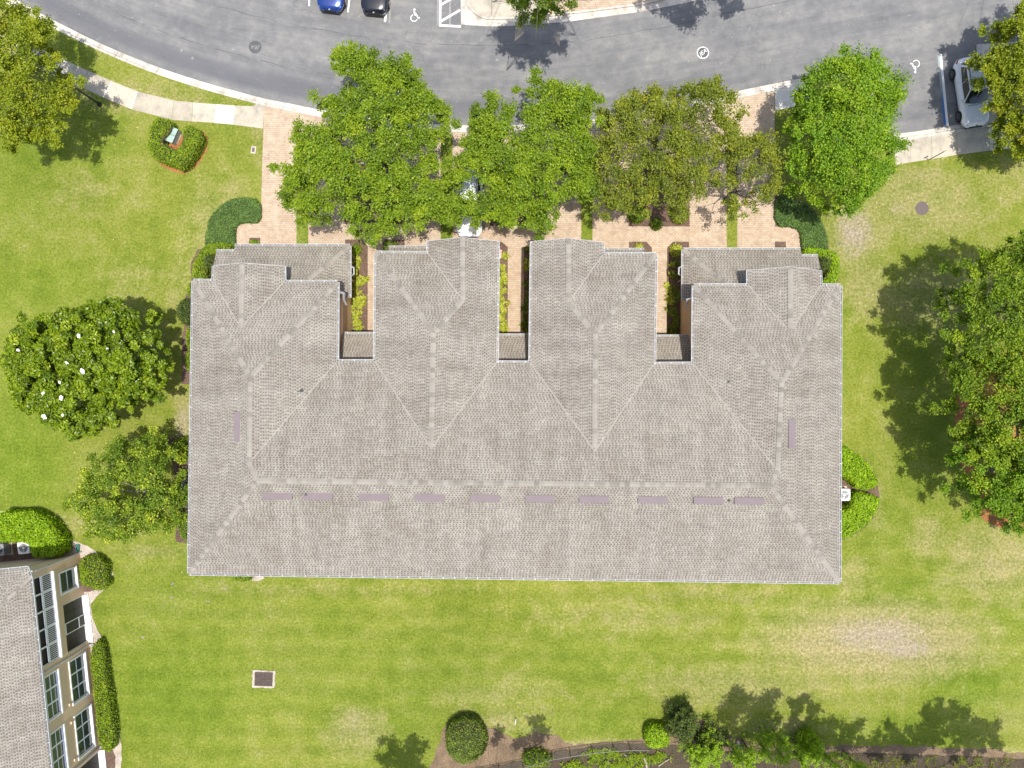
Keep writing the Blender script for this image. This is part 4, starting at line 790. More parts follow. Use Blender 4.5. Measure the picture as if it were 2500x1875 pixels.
# ------------------------------------------------------------------ neighbouring building at the lower left
tt = Vector((.1039, -.9946, 0)); ee = Vector((.9946, .1039, 0)); O0 = Vector((-30.13, -11.84, 0)); EL = 5.72
def LW(s, e=0, z=0): q = O0+tt*s+ee*e; return Vector((q.x, q.y, z))
nb = thing('neighbour_house', 'tan two-storey house with white-framed windows cut off at the lower left corner', 'building')
EVE = .42
q0 = [LW(-EVE, EVE, EL), LW(20, EVE, EL), LW(20, -11, EL), LW(-EVE, -11, EL)]
rid = [LW(5.1, -5.3, EL+2.75), LW(20, -5.3, EL+2.75)]
q0[0] = LW(-.35, -.04, EL); c0 = LW(.2, -.01, EL)
nroof = roof_mesh('roof', [[q0[0], c0, LW(20, -.01, EL), rid[1], rid[0]], [LW(-.35, -11, EL), q0[0], rid[0]], [LW(-.35, -11, EL), rid[0], rid[1], LW(20, -11, EL)]], nb)
c = MB(); a = c0+Vector((0, 0, 0)); b = rid[0]; d_ = (b-a); L = d_.length; d_.normalize(); k = .1
cnt = 0
while k < L:
    o = bpy.data.objects.new('ridge_cap', cap_me); S.collection.objects.link(o); o.parent = nroof; o.matrix_basis = cap_matrix(a+d_*k, d_); k += .3
gutters([(LW(-.36, -11), LW(-.36, -.1))], EL, nb, sg=-1); gutters([(LW(.2, .0), LW(20, .0))], EL, nb, sg=-1)
MB().bar(LW(-.45, -.06, EL-.07), LW(.2, .1, EL-.07), .03, .15).build('fascia', 'white', nb)
mb = MB(); wp = [LW(0, 0), LW(20, 0), LW(20, -10.6), LW(0, -10.6)]
WIN = [(.68, 2.2, .6, 2.76, 'sash', 1), (2.87, 6.1, .05, 2.62, 'lanai', 0), (.41, 6.03, 3.5, 5.5, 'screen', 0), (6.62, 9.58, .6, 2.71, 'grid', 1), (10.26, 13.21, .56, 2.72, 'grid', 1), (6.62, 9.53, 3.85, 5.52, 'grid', 1), (10.22, 13.2, 3.85, 5.52, 'grid', 1), (13.75, 17, .05, 2.65, 'lanai', 0)]
# wall built as panels round real openings
ss = sorted({0, 20}|{w[0] for w in WIN}|{w[1] for w in WIN}); zs = sorted({-.1, EL-.13}|{w[2] for w in WIN}|{w[3] for w in WIN})
mw = Matrix((tt, Vector((0, 0, 1)), ee)).transposed().to_4x4(); mw.translation = O0      # local: x=s, y=z, z=outwards
wall = MB()
for i in range(len(ss)-1):
    for j in range(len(zs)-1):
        sm_, zm = (ss[i]+ss[i+1])/2, (zs[j]+zs[j+1])/2
        if any(w[0] < sm_ < w[1] and w[2] < zm < w[3] for w in WIN): continue
        wall.face([mw @ Vector(q) for q in ((ss[i], zs[j], 0), (ss[i+1], zs[j], 0), (ss[i+1], zs[j+1], 0), (ss[i], zs[j+1], 0))])
for a, b in ((0, 3), (2, 1), (3, 2)): wall.face([Vector((wp[a].x, wp[a].y, -.1)), Vector((wp[b].x, wp[b].y, -.1)), Vector((wp[b].x, wp[b].y, EL-.13)), Vector((wp[a].x, wp[a].y, EL-.13))])
wall.build('wall', 'stucco', nb, fix=False)
MB().box(0, 20, .3, EL-.2, -1.6, -1.5, mw).build('inner_wall', 'screen', nb)
sf = sheet('soffit', [(p.x, p.y) for p in (LW(-.35, -.05), LW(.2, -.03), LW(20, -.03), LW(20, -11), LW(-.35, -11))], EL-.14, 'white', nb, .02); sf.pop('kind', None)
def bx(mb, a, b, c_, d, e, f): mb.box(a, b, c_, d, e, f, mw); return mb
for s0, s1, z0, z1, kind, trim in WIN:
    f = MB(); t = .10
    if trim:
        bx(f, s0-.0, s1, z0, z0+.13, -.14, .07); bx(f, s0, s1, z1-.1, z1, -.14, .05); bx(f, s0, s0+t, z0+.13, z1-.1, -.14, .05); bx(f, s1-t, s1, z0+.13, z1-.1, -.14, .05)
        wf = f.build('window', 'trim', nb); ncol = 3 if kind == 'grid' else 1; nrow = 2
        bars = MB(); S0, S1, Z0, Z1 = s0+t, s1-t, z0+.13, z1-.1
        for k in range(1, ncol): x = S0+(S1-S0)*k/ncol; bx(bars, x-.05, x+.05, Z0, Z1, -.13, -.08)
        for k in range(1, nrow): y = Z0+(Z1-Z0)*k/nrow; bx(bars, S0, S1, y-.03, y+.03, -.125, -.085)
        for x in (S0, S1-.04): bx(bars, x, x+.04, Z0, Z1, -.128, -.09)
        for y in (Z0, Z1-.04): bx(bars, S0+.04, S1-.04, y, y+.04, -.128, -.09)
        bars.build('sash', 'trim', wf)
        for a in range(ncol):
            for b in range(nrow):
                xa, xb = S0+(S1-S0)*a/ncol, S0+(S1-S0)*(a+1)/ncol; ya, yb = Z0+(Z1-Z0)*b/nrow, Z0+(Z1-Z0)*(b+1)/nrow
                bx(MB(), xa+.02, xb-.02, ya+.02, yb-.02, -.118, -.108).build('pane', 'glass', wf)
    elif kind == 'lanai':
        bx(f, s0, s1+.08, z0, z0+.06, -.3, .32); wf = f.build('screen_porch', 'trim', nb); bars = MB(); m1, m2 = s0+(s1-s0)*.40, s0+(s1-s0)*.62
        for x in (s0, m1, m2, s1-.05): bx(bars, x, x+.05, z0+.06, z1, -.13, -.05)
        bx(bars, s0+.05, m1, z0+.06, z0+.14, -.12, -.06); bx(bars, m1+.05, m2, z0+.75, z0+.84, -.12, -.06); bx(bars, m1+.05, m2, z1-.22, z1-.12, -.12, -.06); bx(bars, m2+.05, s1-.05, z0+.06, z0+.14, -.12, -.06); bars.build('frame', 'trim', wf)
        for a, b in ((s0+.05, (s0+m1)/2), ((s0+m1)/2, m1), (m1+.05, m2), (m2+.05, (m2+s1)/2), ((m2+s1)/2, s1-.05)):
            for c1, c2 in ((z0+.15, (z0+z1)/2), ((z0+z1)/2, z1)): bx(MB(), a+.006, b-.006, c1+.006, c2-.006, -.1, -.09).build('screen_panel', 'screen', wf)
    else:
        wf = bx(f, s0-.02, s1+.02, z0-.12, z0, -.1, .12).build('screened_balcony', 'trim', nb); nb_ = 5; step = (s1-s0)/nb_; bars = MB()
        for k in range(nb_+1): x = s0+step*k; bx(bars, x-.05, x+.05, z0, z1, -.12, -.04)
        bx(bars, s0, s1, 4.48, 4.63, -.121, -.03); bars.build('frame', 'trim', wf)
        for k in range(nb_):
            bx(MB(), s0+step*k+.05, s0+step*(k+1)-.05, z0, z1, -.2, -.19).build('screen_panel', 'screen', wf)
            for q in range(9):
                x = s0+step*k+.09+q*(step-.18)/8; bx(MB(), x-.017, x+.017, z0+.05, 4.45, -.09, -.05).build('railing_bar', 'trim', wf)
            bx(MB(), s0+step*k+.05, s0+step*(k+1)-.05, z0+.0, z0+.05, -.09, -.05).build('bottom_rail', 'trim', wf)
for s, z in ((9.33, 3.08), (10.51, 3.1), (12.95, 3.15), (12.95, 2.95)): bx(MB(), s-.09, s+.09, z-.07, z+.07, 0, .09).build('wall_vent', plain('peach_vent', (.7, .5, .36), .6, .03), nb)
def nspout(s, e=.06):
    MB().tube([LW(s, .08, EL-.1), LW(s, e, EL-.6), LW(s, e, .25), LW(s, .3, .08)], .06, 4).build('downspout', 'white', nb)
nspout(6.36); nspout(13.5)
MB().tube([LW(-.1, .06, EL-.1), LW(-.06, .07, EL-.5), LW(-.06, .07, .3), LW(-.14, .12, .1)], .06, 4).build('downspout', 'white', nb)
q = P(1050, 330, .1, 'R4'); mb = MB(); mb.v = [tuple(q+Vector(v)) for v in ((-.1, -.22, 0), (.1, -.22, 0), (.13, .3, -.06), (-.17, .3, -.06), (-.08, -.22, .1), (.08, -.22, .1), (.1, .3, -.03), (-.14, .3, -.03))]; mb.f = [(0, 1, 2, 3), (4, 5, 6, 7), (0, 1, 5, 4), (1, 2, 6, 5), (2, 3, 7, 6), (3, 0, 4, 7)]; tag(mb.build('downspout_extension', 'spout'), 'small dark green drain spout on the gravel at the house corner', 'drain spout')
# ladder-like white louvre shutter leaning on the north wall under the eave
# stepping stones
r_ = random.Random(8)
for i, (x, y, w, h) in enumerate(((212, 1469, 13, 13), (214.5, 1489, 13, 13), (217, 1509, 14, 14), (219.5, 1524, 11, 11), (225, 1549, 9, 9), (222, 1537, 8, 7))):
    q = P(x, y); o = MB().prism(wob([(-w/2/PXM, -h/2/PXM), (w/2/PXM, -h/2/PXM), (w/2/PXM, h/2/PXM), (-w/2/PXM, h/2/PXM)], .15, .012, i), 0, .045).build('stepping_stone', 'stone'); o.location = q; o.rotation_euler[2] = -.1
    tag(o, ['pale square stepping stone nearest the round shrub', 'second pale stepping stone down from the round shrub', 'third and widest pale stepping stone by the screen porch', 'fourth small stepping stone by the screen porch', 'lone pale stone lying nearest the clipped hedge row', 'broken stone piece above the lone pale one'][i], 'stepping stone', 'stones beside the screened porch')

# ------------------------------------------------------------------ air conditioners, transformer
def acunit(c, rot, label, dark=False, s=.82, h=.85):
    o = thing('air_conditioner', label, 'air conditioner', (c.x, c.y, 0), rot); w = s/2; m = 'acwhite' if not dark else 'acgrey'
    sheet('pad', [(-w-.1, -w-.1), (w+.1, -w-.1), (w+.1, w+.1), (-w-.1, w+.1)], .06, 'concrete', o, .06).pop('kind', None)
    bm_ = MB(); r = .1
    pts = [(sx*(w-r)+r*math.cos(a), sy*(w-r)+r*math.sin(a)) for sx, sy, a0 in ((1, 1, 0), (-1, 1, 90), (-1, -1, 180), (1, -1, 270)) for a in [math.radians(a0+k*22.5) for k in range(5)]]
    bm_.prism(pts, .06, h-.03); bm_.build('casing', m, o)
    # top with round opening
    tp = MB(); nn = 24; R = w*.74
    for k in range(nn):
        a, b = 2*math.pi*k/nn, 2*math.pi*(k+1)/nn
        def sq(t):
            cc, s2 = math.cos(t), math.sin(t); m_ = (abs(cc)**6+abs(s2)**6)**(1/6); return (w*.985*cc/m_, w*.985*s2/m_)
        p, q = sq(a), sq(b); tp.face([(R*math.cos(a), R*math.sin(a), h), (p[0], p[1], h-.005), (q[0], q[1], h-.005), (R*math.cos(b), R*math.sin(b), h)])
        tp.face([(R*math.cos(a), R*math.sin(a), h), (R*math.cos(b), R*math.sin(b), h), (R*math.cos(b), R*math.sin(b), h-.025), (R*math.cos(a), R*math.sin(a), h-.025)]); tp.face([(p[0], p[1], h-.005), (q[0], q[1], h-.005), (q[0], q[1], h-.05), (p[0], p[1], h-.05)])
    tp.build('top_cover', m, o)
    MB().disc((0, 0), R, h-.028, h-.024).build('well', 'black' if dark else 'acgrey', o)
    g = MB()
    for k in range(1, 4):
        rr = R*k/4
        for j in range(20): a, b = 2*math.pi*j/20, 2*math.pi*(j+1)/20; g.bar((rr*math.cos(a), rr*math.sin(a), h-.004), (rr*math.cos(b), rr*math.sin(b), h-.004), .012)
    for j in range(8): a = 2*math.pi*j/8; g.bar((.1*math.cos(a), .1*math.sin(a), h-.002), (R*math.cos(a), R*math.sin(a), h-.002), .012)
    g.build('grille', 'acgrey', o)
    fb = MB()
    for j in range(3):
        a = 2*math.pi*j/3+.4; fb.face([(.06*math.cos(a), .06*math.sin(a), h-.02), (R*.85*math.cos(a-.25), R*.85*math.sin(a-.25), h-.02), (R*.88*math.cos(a+.22), R*.88*math.sin(a+.22), h-.012)])
    fb.build('fan_blades', 'acwhite', o); MB().disc((0, 0), .085, h-.02, h+.006, 14).build('hub', 'acwhite', o)
acunit(P(2061.8, 1208.2, .85), 0, 'white air conditioner between two clipped hedges by the right wall')
acunit(P(315, 320, .85, 'R4'), math.radians(6), 'white air conditioner beside the bright hedge at the lower left')
acunit(P(-30, 350, .85, 'R4'), math.radians(6), 'grey air conditioner at the very left edge of the picture', True)
acunit(P(1445, 430, .85, 'c4'), math.radians(3), 'dark air conditioner half under the left roof edge', True)
mb = MB().box(-.35, .35, -.55, .55, 0, .5); o = thing('transformer_box', 'pale green utility cabinet inside the U-shaped hedge', 'utility cabinet', P(426, 335), math.radians(-25)); MB().box(-.4, .4, -.36, .36, 0, .06).build('pad', 'concrete', o)
mb = MB(); mb.v = [(-.36, -.5, .06), (.36, -.5, .06), (.36, .5, .06), (-.36, .5, .06), (-.36, -.5, .66), (.36, -.5, .66), (.36, .5, .74), (-.36, .5, .74)]; mb.f = [(0, 1, 5, 4), (1, 2, 6, 5), (2, 3, 7, 6), (3, 0, 4, 7)]; mb.build('cabinet', 'green', o)
MB().box(-.38, .38, -.52, -.01, .68, .71).build('lid', 'green', o); MB().box(-.38, .38, .01, .52, .71, .745).build('lid', 'green', o)

# ------------------------------------------------------------------ lamp post, sign, flag, small things
b = P(244, 255); o = thing('street_lamp', 'black lamp post with a square lantern beside the sidewalk at the upper left', 'street lamp', b)
H_ = 4.45; MB().tube([(0, 0, 0), (0, 0, .5), (0, 0, H_-.3)], [.09, .07, .055], 10).build('pole', 'black', o); MB().disc((0, 0), .16, 0, .12, 12).build('base', 'black', o)
mb = MB()
for sx in (-1, 1):
    for sy in (-1, 1): mb.bar((sx*.14, sy*.14, H_-.3), (sx*.2, sy*.2, H_+.2), .025)
mb.build('lantern_frame', 'black', o); mb = MB(); mb.v = [(-.26, -.26, H_+.2), (.26, -.26, H_+.2), (.26, .26, H_+.2), (-.26, .26, H_+.2), (-.1, -.1, H_+.38), (.1, -.1, H_+.38), (.1, .1, H_+.38), (-.1, .1, H_+.38)]; mb.f = [(0, 1, 5, 4), (1, 2, 6, 5), (2, 3, 7, 6), (3, 0, 4, 7), (4, 5, 6, 7), (0, 1, 2, 3)]; mb.build('hood', 'hood', o)
MB().box(-.12, .12, -.12, .12, H_-.3, H_+.12).build('lantern_glass', 'glass', o)
b = P(2266, 391); o = thing('sign_post', 'thin dark sign post leaning out over the right-hand sidewalk', 'sign', b, math.radians(28)); MB().tube([(0, 0, 0), (0, 0, 2.05)], .03, 6).build('pole', 'black', o); MB().box(-.16, .16, -.012, .012, 1.6, 2.1).build('sign_panel', 'hood', o)
# flag on the corner of the second wing
fp = Vector((-1.9, 8.15, 3.1)); o = thing('flag', 'red and white striped flag hanging at the eave corner above the middle path', 'flag', (0, 0, 0))
d = Vector((.12, .78, .6)).normalized(); MB().tube([fp, fp+d*1.3], .018, 6).build('pole', 'white', o)
fc = {'r': plain('flag_red', (.42, .035, .05), .8, .05), 'w': plain('flag_white', (.78, .76, .74), .8, .04), 'b': plain('flag_blue', (.02, .03, .13), .8, .05)}
side = Vector((.88, -.22, -.42)).normalized(); p0 = fp+d*.5
for k in range(13):
    rows = []
    for a in (k, k+1):
        rows.append([p0+d*(.75*(1-a/13))+side*(1.25*u)+Vector((0, 0, .05*math.sin(u*9+a*.4)))+Vector((0, 0, -.35*u*(1-a/13))) for u in np.linspace(0 if k > 6 else 0, 1, 10)])
    MB().grid(rows).build('stripe', fc['r' if k % 2 == 0 else 'w'], o, fix=False)
rows = [[p0+d*(.75*(1-a/13))+side*(1.25*u)+Vector((0, 0, .05*math.sin(u*9+a*.4)+.012))+Vector((0, 0, -.35*u*(1-a/13))) for u in np.linspace(0, .38, 5)] for a in np.linspace(0, 7, 8)]
MB().grid(rows).build('canton', fc['b'], o, fix=False)
b = P(1258, 1768); tag(MB().bar(b, b+Vector((.02, .45, .25)), .07).build('marker_stake', 'white'), 'small white stake standing in the lawn edge right of the round bush', 'stake')
# fence on the south edge
fl = [P(x, y, 0, 'B4') for x, y in ((-60, 545), (120, 512), (300, 480), (560, 425), (870, 335), (1065, 303), (1300, 268), (1530, 245), (1700, 236), (1900, 238))]
o = thing('wire_fence', 'low wire fence on thin posts along the brown bank at the bottom', 'fence')
for q in fl: MB().tube([(q.x, q.y, 0), (q.x, q.y, 1.2)], .028, 6).build('post', 'rust', o)
mb = MB()
for a, c in zip(fl, fl[1:]): mb.tube([(a.x, a.y, 1.17), (c.x, c.y, 1.17)], .02, 5)
mb.build('top_rail', 'galv', o); mb = MB(); rr_ = random.Random(3)
for a, c in zip(fl, fl[1:]):
    L = (c-a).length; k = 0
    while k < L-.3:
        for d0, d1 in ((0, .28), (.28, 0)):
            for zz in (.0, .29, .58, .87): p_ = a.lerp(c, (k+d0)/L); q_ = a.lerp(c, (k+d1)/L); mb.bar((p_.x, p_.y, zz), (q_.x, q_.y, zz+.28), .006)
        k += .28
w_ = mb.build('wire_mesh', 'galv', o); w_['kind'] = 'stuff'
for i, (pts, w, lab) in enumerate((([(1920, 855), (2020, 790)], .09, 'bleached crooked log lying in the undergrowth bottom centre'), ([(1655, 765), (1725, 830)], .06, 'thin bleached stick behind the wire fence'), ([(1810, 790), (1830, 869)], .22, 'broad grey stump among weeds at the bottom edge'), ([(1478, 738), (1510, 712)], .12, 'small white piece of wood by the fence line'))):
    a, c = [P(x, y, .1, 'B1') for x, y in pts]; m_ = (a+c)/2+Vector((.04, .06, .03)); tag(MB().tube([a, m_, c], [w/2, w/2*.9, w/3], 7).build('log', 'wood'), lab, 'log')
q = P(1528, 832, .05, 'B1'); tag(MB().disc((q.x, q.y), .13, 0, .08, 12).build('sawn_stump', plain('cut_wood', (.6, .55, .38), .8, .1)), 'small round cream stump end in the weeds at the bottom', 'stump')
q = P(948, 500, .1, 'B3'); tag(MB().tube([q+Vector((-.05, .25, 0)), q, q+Vector((.08, -.25, 0))], [.06, .13, .07], 7).build('stone', 'stone'), 'pale stone on the bank between the dark bushes and bright saplings', 'stone')

# ------------------------------------------------------------------ cars
wheel_cache = {}
def car(label, c, rot, paint, L=4.7, Wd=1.86, H=1.66, roofx=.2, sunroof=False, name='parked_car', group='parked cars'):
    o = thing(name, label, 'car', (c.x, c.y, c.z), rot, group); hw = Wd/2; hl = L/2
    def halfw(x):
        t = abs(x)/hl; return hw*(1-.30*max(0, (t-.72)/.28)**2.2)
    def ztop(x):
        if x > .95: return 1.0-.20*((x-.95)/(hl-.95))**1.7
        if x < -1.9: return 1.06-.10*((-x-1.9)/(hl-1.9))**2
        return 1.02
    xs = np.concatenate([np.linspace(-hl, -hl+.5, 6)[:-1], np.linspace(-hl+.5, hl-.6, 16)[:-1], np.linspace(hl-.6, hl, 8)])
    rows = []
    for x in xs:
        w = halfw(x); zt = ztop(x); e = max(0, (abs(x)-(hl-.16))/.16); zl = .26+.12*e; zt2 = zt-.16*e*(1 if x > 0 else .6)
        half = [(w*.80, zl), (w*.95, zl+.12), (w*1.0, .62), (w*.985, .80), (w*.93, zt2-.05), (w*.80, zt2), (w*.4, zt2+.035), (0, zt2+.045)]
        row = [Vector((x, y, z)) for y, z in half]+[Vector((x, -y, z)) for y, z in half[::-1][1:]]
        rows.append(row)
    mb = MB(); mb.grid(rows)
    for r in (rows[0], rows[-1]): mb.face(r)
    bd = mb.build('body', paint, o, smooth=True)
    # wheel arches and wheels
    for wx in (hl-.88, -hl+.86):
        for s in (-1, 1):
            ar = MB(); cc = [(wx+.40*math.cos(a), .36+.40*math.sin(a)) for a in np.linspace(0, 2*math.pi, 20)[:-1]]
            nf = len(cc); y0, y1 = s*(halfw(wx)-.18), s*(halfw(wx)+.012); b0 = len(ar.v); ar.v += [(x, y0, z) for x, z in cc]+[(x, y1, z) for x, z in cc]; ar.f += [(b0+i, b0+(i+1) % nf, b0+nf+(i+1) % nf, b0+nf+i) for i in range(nf)]+[tuple(b0+nf+i for i in range(nf))]; ar.build('wheel_arch', 'black', o)
            w = MB(); w.tube([(0, -.1, 0), (0, -.085, 0), (0, .085, 0), (0, .1, 0)], [.30, .345, .345, .30], 22); wh = w.build('wheel', 'rubber', o); wh.location = (wx, s*(halfw(wx)-.055), .345)
            rm = MB(); rm.tube([(0, s*.101, 0), (0, s*.106, 0)], [.055, .05], 12)
            for k in range(10): a = 2*math.pi*k/10; rm.bar((0, s*.104, 0), (.235*math.cos(a), s*.104, .235*math.sin(a)), .035, .012)
            for k in range(20): a, b2 = 2*math.pi*k/20, 2*math.pi*(k+1)/20; rm.bar((.235*math.cos(a), s*.103, .235*math.sin(a)), (.235*math.cos(b2), s*.103, .235*math.sin(b2)), .025, .012)
            rm.build('rim', 'rim', wh)
    # greenhouse
    zb, zr = 1.03, H-.06; rw, bw = hw*.63, hw*.845; xf, xr = .98, -hl+.30; tf, tr = roofx, -hl+.62
    def arc(x, z, w, bow, n=9, crown_=0): return [Vector((x-bow*((2*k/(n-1)-1)**2), w*(2*k/(n-1)-1), z+crown_*(1-(2*k/(n-1)-1)**2))) for k in range(n)]
    g = MB(); g.grid([arc(xf, zb-.03, bw, .2), arc((xf+tf)/2+.03, (zb+zr)/2+.03, (bw+rw)/2+.02, .16), arc(tf, zr, rw, .1, 9, .03)]); g.build('windscreen', 'carglass', o, smooth=True, fix=False)
    g = MB(); g.grid([arc(tf, zr, rw, .1, 9, .03), arc(tf-.25, zr+.03, rw, .04, 9, .04), arc((tf+tr)/2, zr+.035, rw, 0, 9, .04), arc(tr+.1, zr-.0, rw*.95, -.06, 9, .03), arc(tr-.06, zr-.03, rw*.93, -.1, 9, .03)]); rf = g.build('roof', paint, o, smooth=True, fix=False)
    g = MB(); g.grid([arc(tr-.03, zr-.035, rw*.93, -.1, 9, .03), arc(xr+.02, zb+.05, bw*.88, -.14)]); g.build('rear_window', 'carglass', o, smooth=True, fix=False)
    for s in (-1, 1):
        fb, ft = Vector((xf-.2, s*bw, zb-.03)), Vector((tf-.1, s*rw, zr)); rb, rt = Vector((xr+.16, s*bw*.88, zb)), Vector((tr+.16, s*rw*.95, zr-.02)); mdb, mdt = Vector(((fb.x+rb.x)/2, s*(bw+.015), zb)), Vector(((ft.x+rt.x)/2, s*(rw+.012), zr+.028))
        ftm = Vector((tf-.35, s*rw, zr+.022))
        MB().grid([[fb, mdb, rb], [ft, mdt, rt]]).build('side_frame', paint, o, fix=False)
        out = Vector((0, s*.022, .006)); g = MB(); gb = [fb.lerp(mdb, .06), mdb.lerp(fb, .04)]; f1 = lambda a, b_, t: a.lerp(b_, t)
        g.face([f1(f1(fb, mdb, .09), f1(ft, mdt, .09), .08)+out, f1(f1(fb, mdb, .96), f1(ft, mdt, .96), .08)+out, f1(f1(fb, mdb, .96), f1(ft, mdt, .96), .86)+out, f1(f1(fb, mdb, .12), f1(ft, mdt, .12), .86)+out]); g.build('side_window', 'carglass', o, fix=False)
        g = MB(); g.face([f1(mdb, mdt, .08)+out, f1(f1(mdb, rb, .88), f1(mdt, rt, .88), .1)+out, f1(f1(mdb, rb, .84), f1(mdt, rt, .84), .8)+out, f1(mdb, mdt, .86)+out]); g.build('side_window', 'carglass', o, fix=False)
        m_ = MB(); m_.box(xf-.38, xf-.22, min(s*(hw-.05), s*(hw+.17)), max(s*(hw-.05), s*(hw+.17)), zb-.01, zb+.15); m_.build('wing_mirror', paint, o)
        hlm = MB(); x1 = hl-.10; hlm.grid([[Vector((x1-.02, s*hw*.50, .765)), Vector((x1-.14, s*hw*.72, .78)), Vector((x1-.42, s*hw*.905, .82))], [Vector((x1+.04, s*hw*.50, .67)), Vector((x1-.06, s*hw*.74, .68)), Vector((x1-.35, s*hw*.955, .72))]]); hlm.build('headlight', 'lamp', o, fix=False)
        tl = MB(); x2 = -hl; tl.grid([[Vector((x2-.015, s*hw*.45, .93)), Vector((x2+.06, s*hw*.74, .95)), Vector((x2+.36, s*hw*.925, .97))], [Vector((x2-.02, s*hw*.45, .82)), Vector((x2+.05, s*hw*.77, .83)), Vector((x2+.3, s*hw*.975, .85))]]); tl.build('tail_light', 'taillamp', o, fix=False)
        rr = MB(); rr.bar((tf-.3, s*(rw-.06), zr+.075), (tr+.2, s*(rw-.08), zr+.055), .03); rr.build('roof_rail', 'black', o)
        for hx in (.25, -.75): MB().box(hx-.1, hx+.1, min(s*(hw-.02), s*(hw+.02)), max(s*(hw-.02), s*(hw+.02)), .82, .85).build('door_handle', paint, o)
    MB().box(hl-.06, hl+.02, -.42, .42, .50, .66).build('grille', 'black', o); MB().box(hl-.05, hl+.03, -.62, .62, .32, .42).build('lower_grille', 'black', o); MB().disc((0, 0), .07, 0, .02, 12).build('badge', 'rim', o).location = (hl-.03, 0, .735)
    MB().box(-hl-.02, -hl+.03, -.26, .26, .62, .75).build('number_plate', 'acwhite', o)
    if sunroof: MB().box(tf-.78, tf-.22, -.33, .33, zr+.04, zr+.072).build('sunroof', 'carglass', o)
    wp_ = MB(); wp_.bar((xf+.0, -.55, zb+.0), (xf+.03, .05, zb+.02), .025); wp_.bar((xf+.0, .0, zb+.0), (xf-.06, .6, zb+.02), .025); wp_.build('wipers', 'black', o)
    sh = MB(); 
    for s in (-1, 1): sh.bar((xf+.1, s*hw*.62, ztop(xf+.1)+.02), (hl-.25, s*hw*.45, ztop(hl-.25)+.02), .012, .008)
    sh.build('bonnet_crease', 'black', o)
    return o
car('white car with a black sunroof parked nose to the sidewalk under the right tree', Vector((31.72, 20.15, ZR)), math.radians(-81.5), 'carwhite', sunroof=True)
car('silver-white car on the brick driveway mostly hidden under the street trees', Vector((-2.93, 12.45, .005)), math.radians(-90.5), 'carwhite', L=4.55, Wd=1.82)
car('bright blue car whose bonnet pokes in at the top edge', Vector((-12.32, 28.1, ZR)), math.radians(-97), 'carblue', L=4.6)
car('black car whose bonnet pokes in beside the blue one at the top edge', Vector((-9.35, 27.9, ZR)), math.radians(-95), 'carblack', L=4.6)

# ------------------------------------------------------------------ trees
G1 = 'street trees along the road'
T1 = [(715, 95), (755, 92), (800, 100), (885, 120), (903, 165), (950, 188), (985, 250), (945, 305), (955, 360), (985, 400), (985, 440), (960, 475), (905, 495), (845, 498), (790, 505), (740, 485), (660, 478), (605, 450), (575, 400), (600, 350), (640, 335), (618, 290), (640, 262), (680, 270), (700, 250), (665, 225), (660, 180), (680, 145), (712, 200), (735, 215), (725, 170), (700, 130)]
tree('largest bright green tree in front of the left driveways', T1, 5.2, 9.3, 'leaf_oak', 11, G1, per=225, gap=.05, r0=.26)
T2 = [(1030, 240), (1060, 190), (1100, 185), (1160, 170), (1200, 165), (1262, 180), (1302, 215), (1285, 270), (1292, 330), (1290, 420), (1240, 470), (1180, 490), (1100, 488), (1060, 455), (1010, 470), (960, 480), (950, 430), (975, 380), (985, 330), (1000, 290)]
tree('bright green tree over the middle driveway and the hidden car', T2, 4.9, 8.5, 'leaf_oak', 12, G1, per=215, gap=.08, r0=.24)
T3 = [(1285, 230), (1350, 190), (1400, 175), (1440, 185), (1490, 165), (1560, 170), (1600, 200), (1622, 235), (1590, 280), (1565, 340), (1535, 400), (1505, 450), (1460, 480), (1400, 470), (1330, 455), (1275, 425), (1258, 340), (1290, 280)]
tree('olive-brown thinner tree between the two middle driveways', T3, 4.8, 8.0, 'leaf_olive', 13, G1, per=150, gap=.06, leaf=(.145, .085), rc=(.3, .66), r0=.22, bias=.03)
T4 = [(1570, 310), (1620, 275), (1660, 285), (1690, 330), (1705, 380), (1670, 430), (1630, 440), (1600, 500), (1570, 490), (1545, 430), (1530, 380)]
tree('sparse olive tree letting the brick driveway show through its leaves', T4, 4.6, 6.8, 'leaf_olive', 14, G1, per=85, gap=.18, leaf=(.14, .08), rc=(.3, .6), r0=.14, bias=.1)
T5 = [(1720, 180), (1750, 140), (1790, 118), (1850, 98), (1900, 103), (1935, 135), (1950, 170), (1960, 215), (1942, 265), (1958, 330), (1935, 385), (1890, 430), (1860, 470), (1800, 455), (1745, 420), (1700, 385), (1690, 340), (1685, 300), (1700, 240)]
tree('round dense bright green tree left of the wheelchair parking bay', T5, 4.6, 8.6, 'leaf_bright', 15, G1, per=235, gap=.0, r0=.2, bias=.06, sprig=.1, jit=.08)
T6 = [(-60, -30), (20, -20), (80, 20), (110, 50), (95, 90), (130, 130), (135, 170), (160, 215), (120, 250), (110, 290), (55, 300), (-10, 290), (-80, 250), (-100, 100)]
tree('yellow-green tree over the sidewalk in the upper left corner', T6, 5.2, 8.6, 'leaf_yellow', 16, 'trees cut by the picture edge', per=200, gap=.04, base=lambda x, y: (x-2, y+.5))
T7 = [(1088, 0), (1120, -35), (1200, -60), (1260, -40), (1240, 5), (1200, 20), (1165, 25), (1150, 55), (1135, 40), (1110, 25)]
tree('leafy tree tips hanging in at the top edge over the island', T7, 5.5, 8.0, 'leaf_oak', 17, 'trees cut by the picture edge', per=170, gap=.05, r0=.15, hf=.7, base=lambda x, y: (x, 31.))
T8 = [(2125, 130), (2150, 60), (2200, 0), (2300, -20), (2420, 100), (2400, 260), (2300, 330), (2212, 340), (2185, 280), (2150, 235), (2118, 195)]
T8 = [(x+20, y) for x, y in T8]
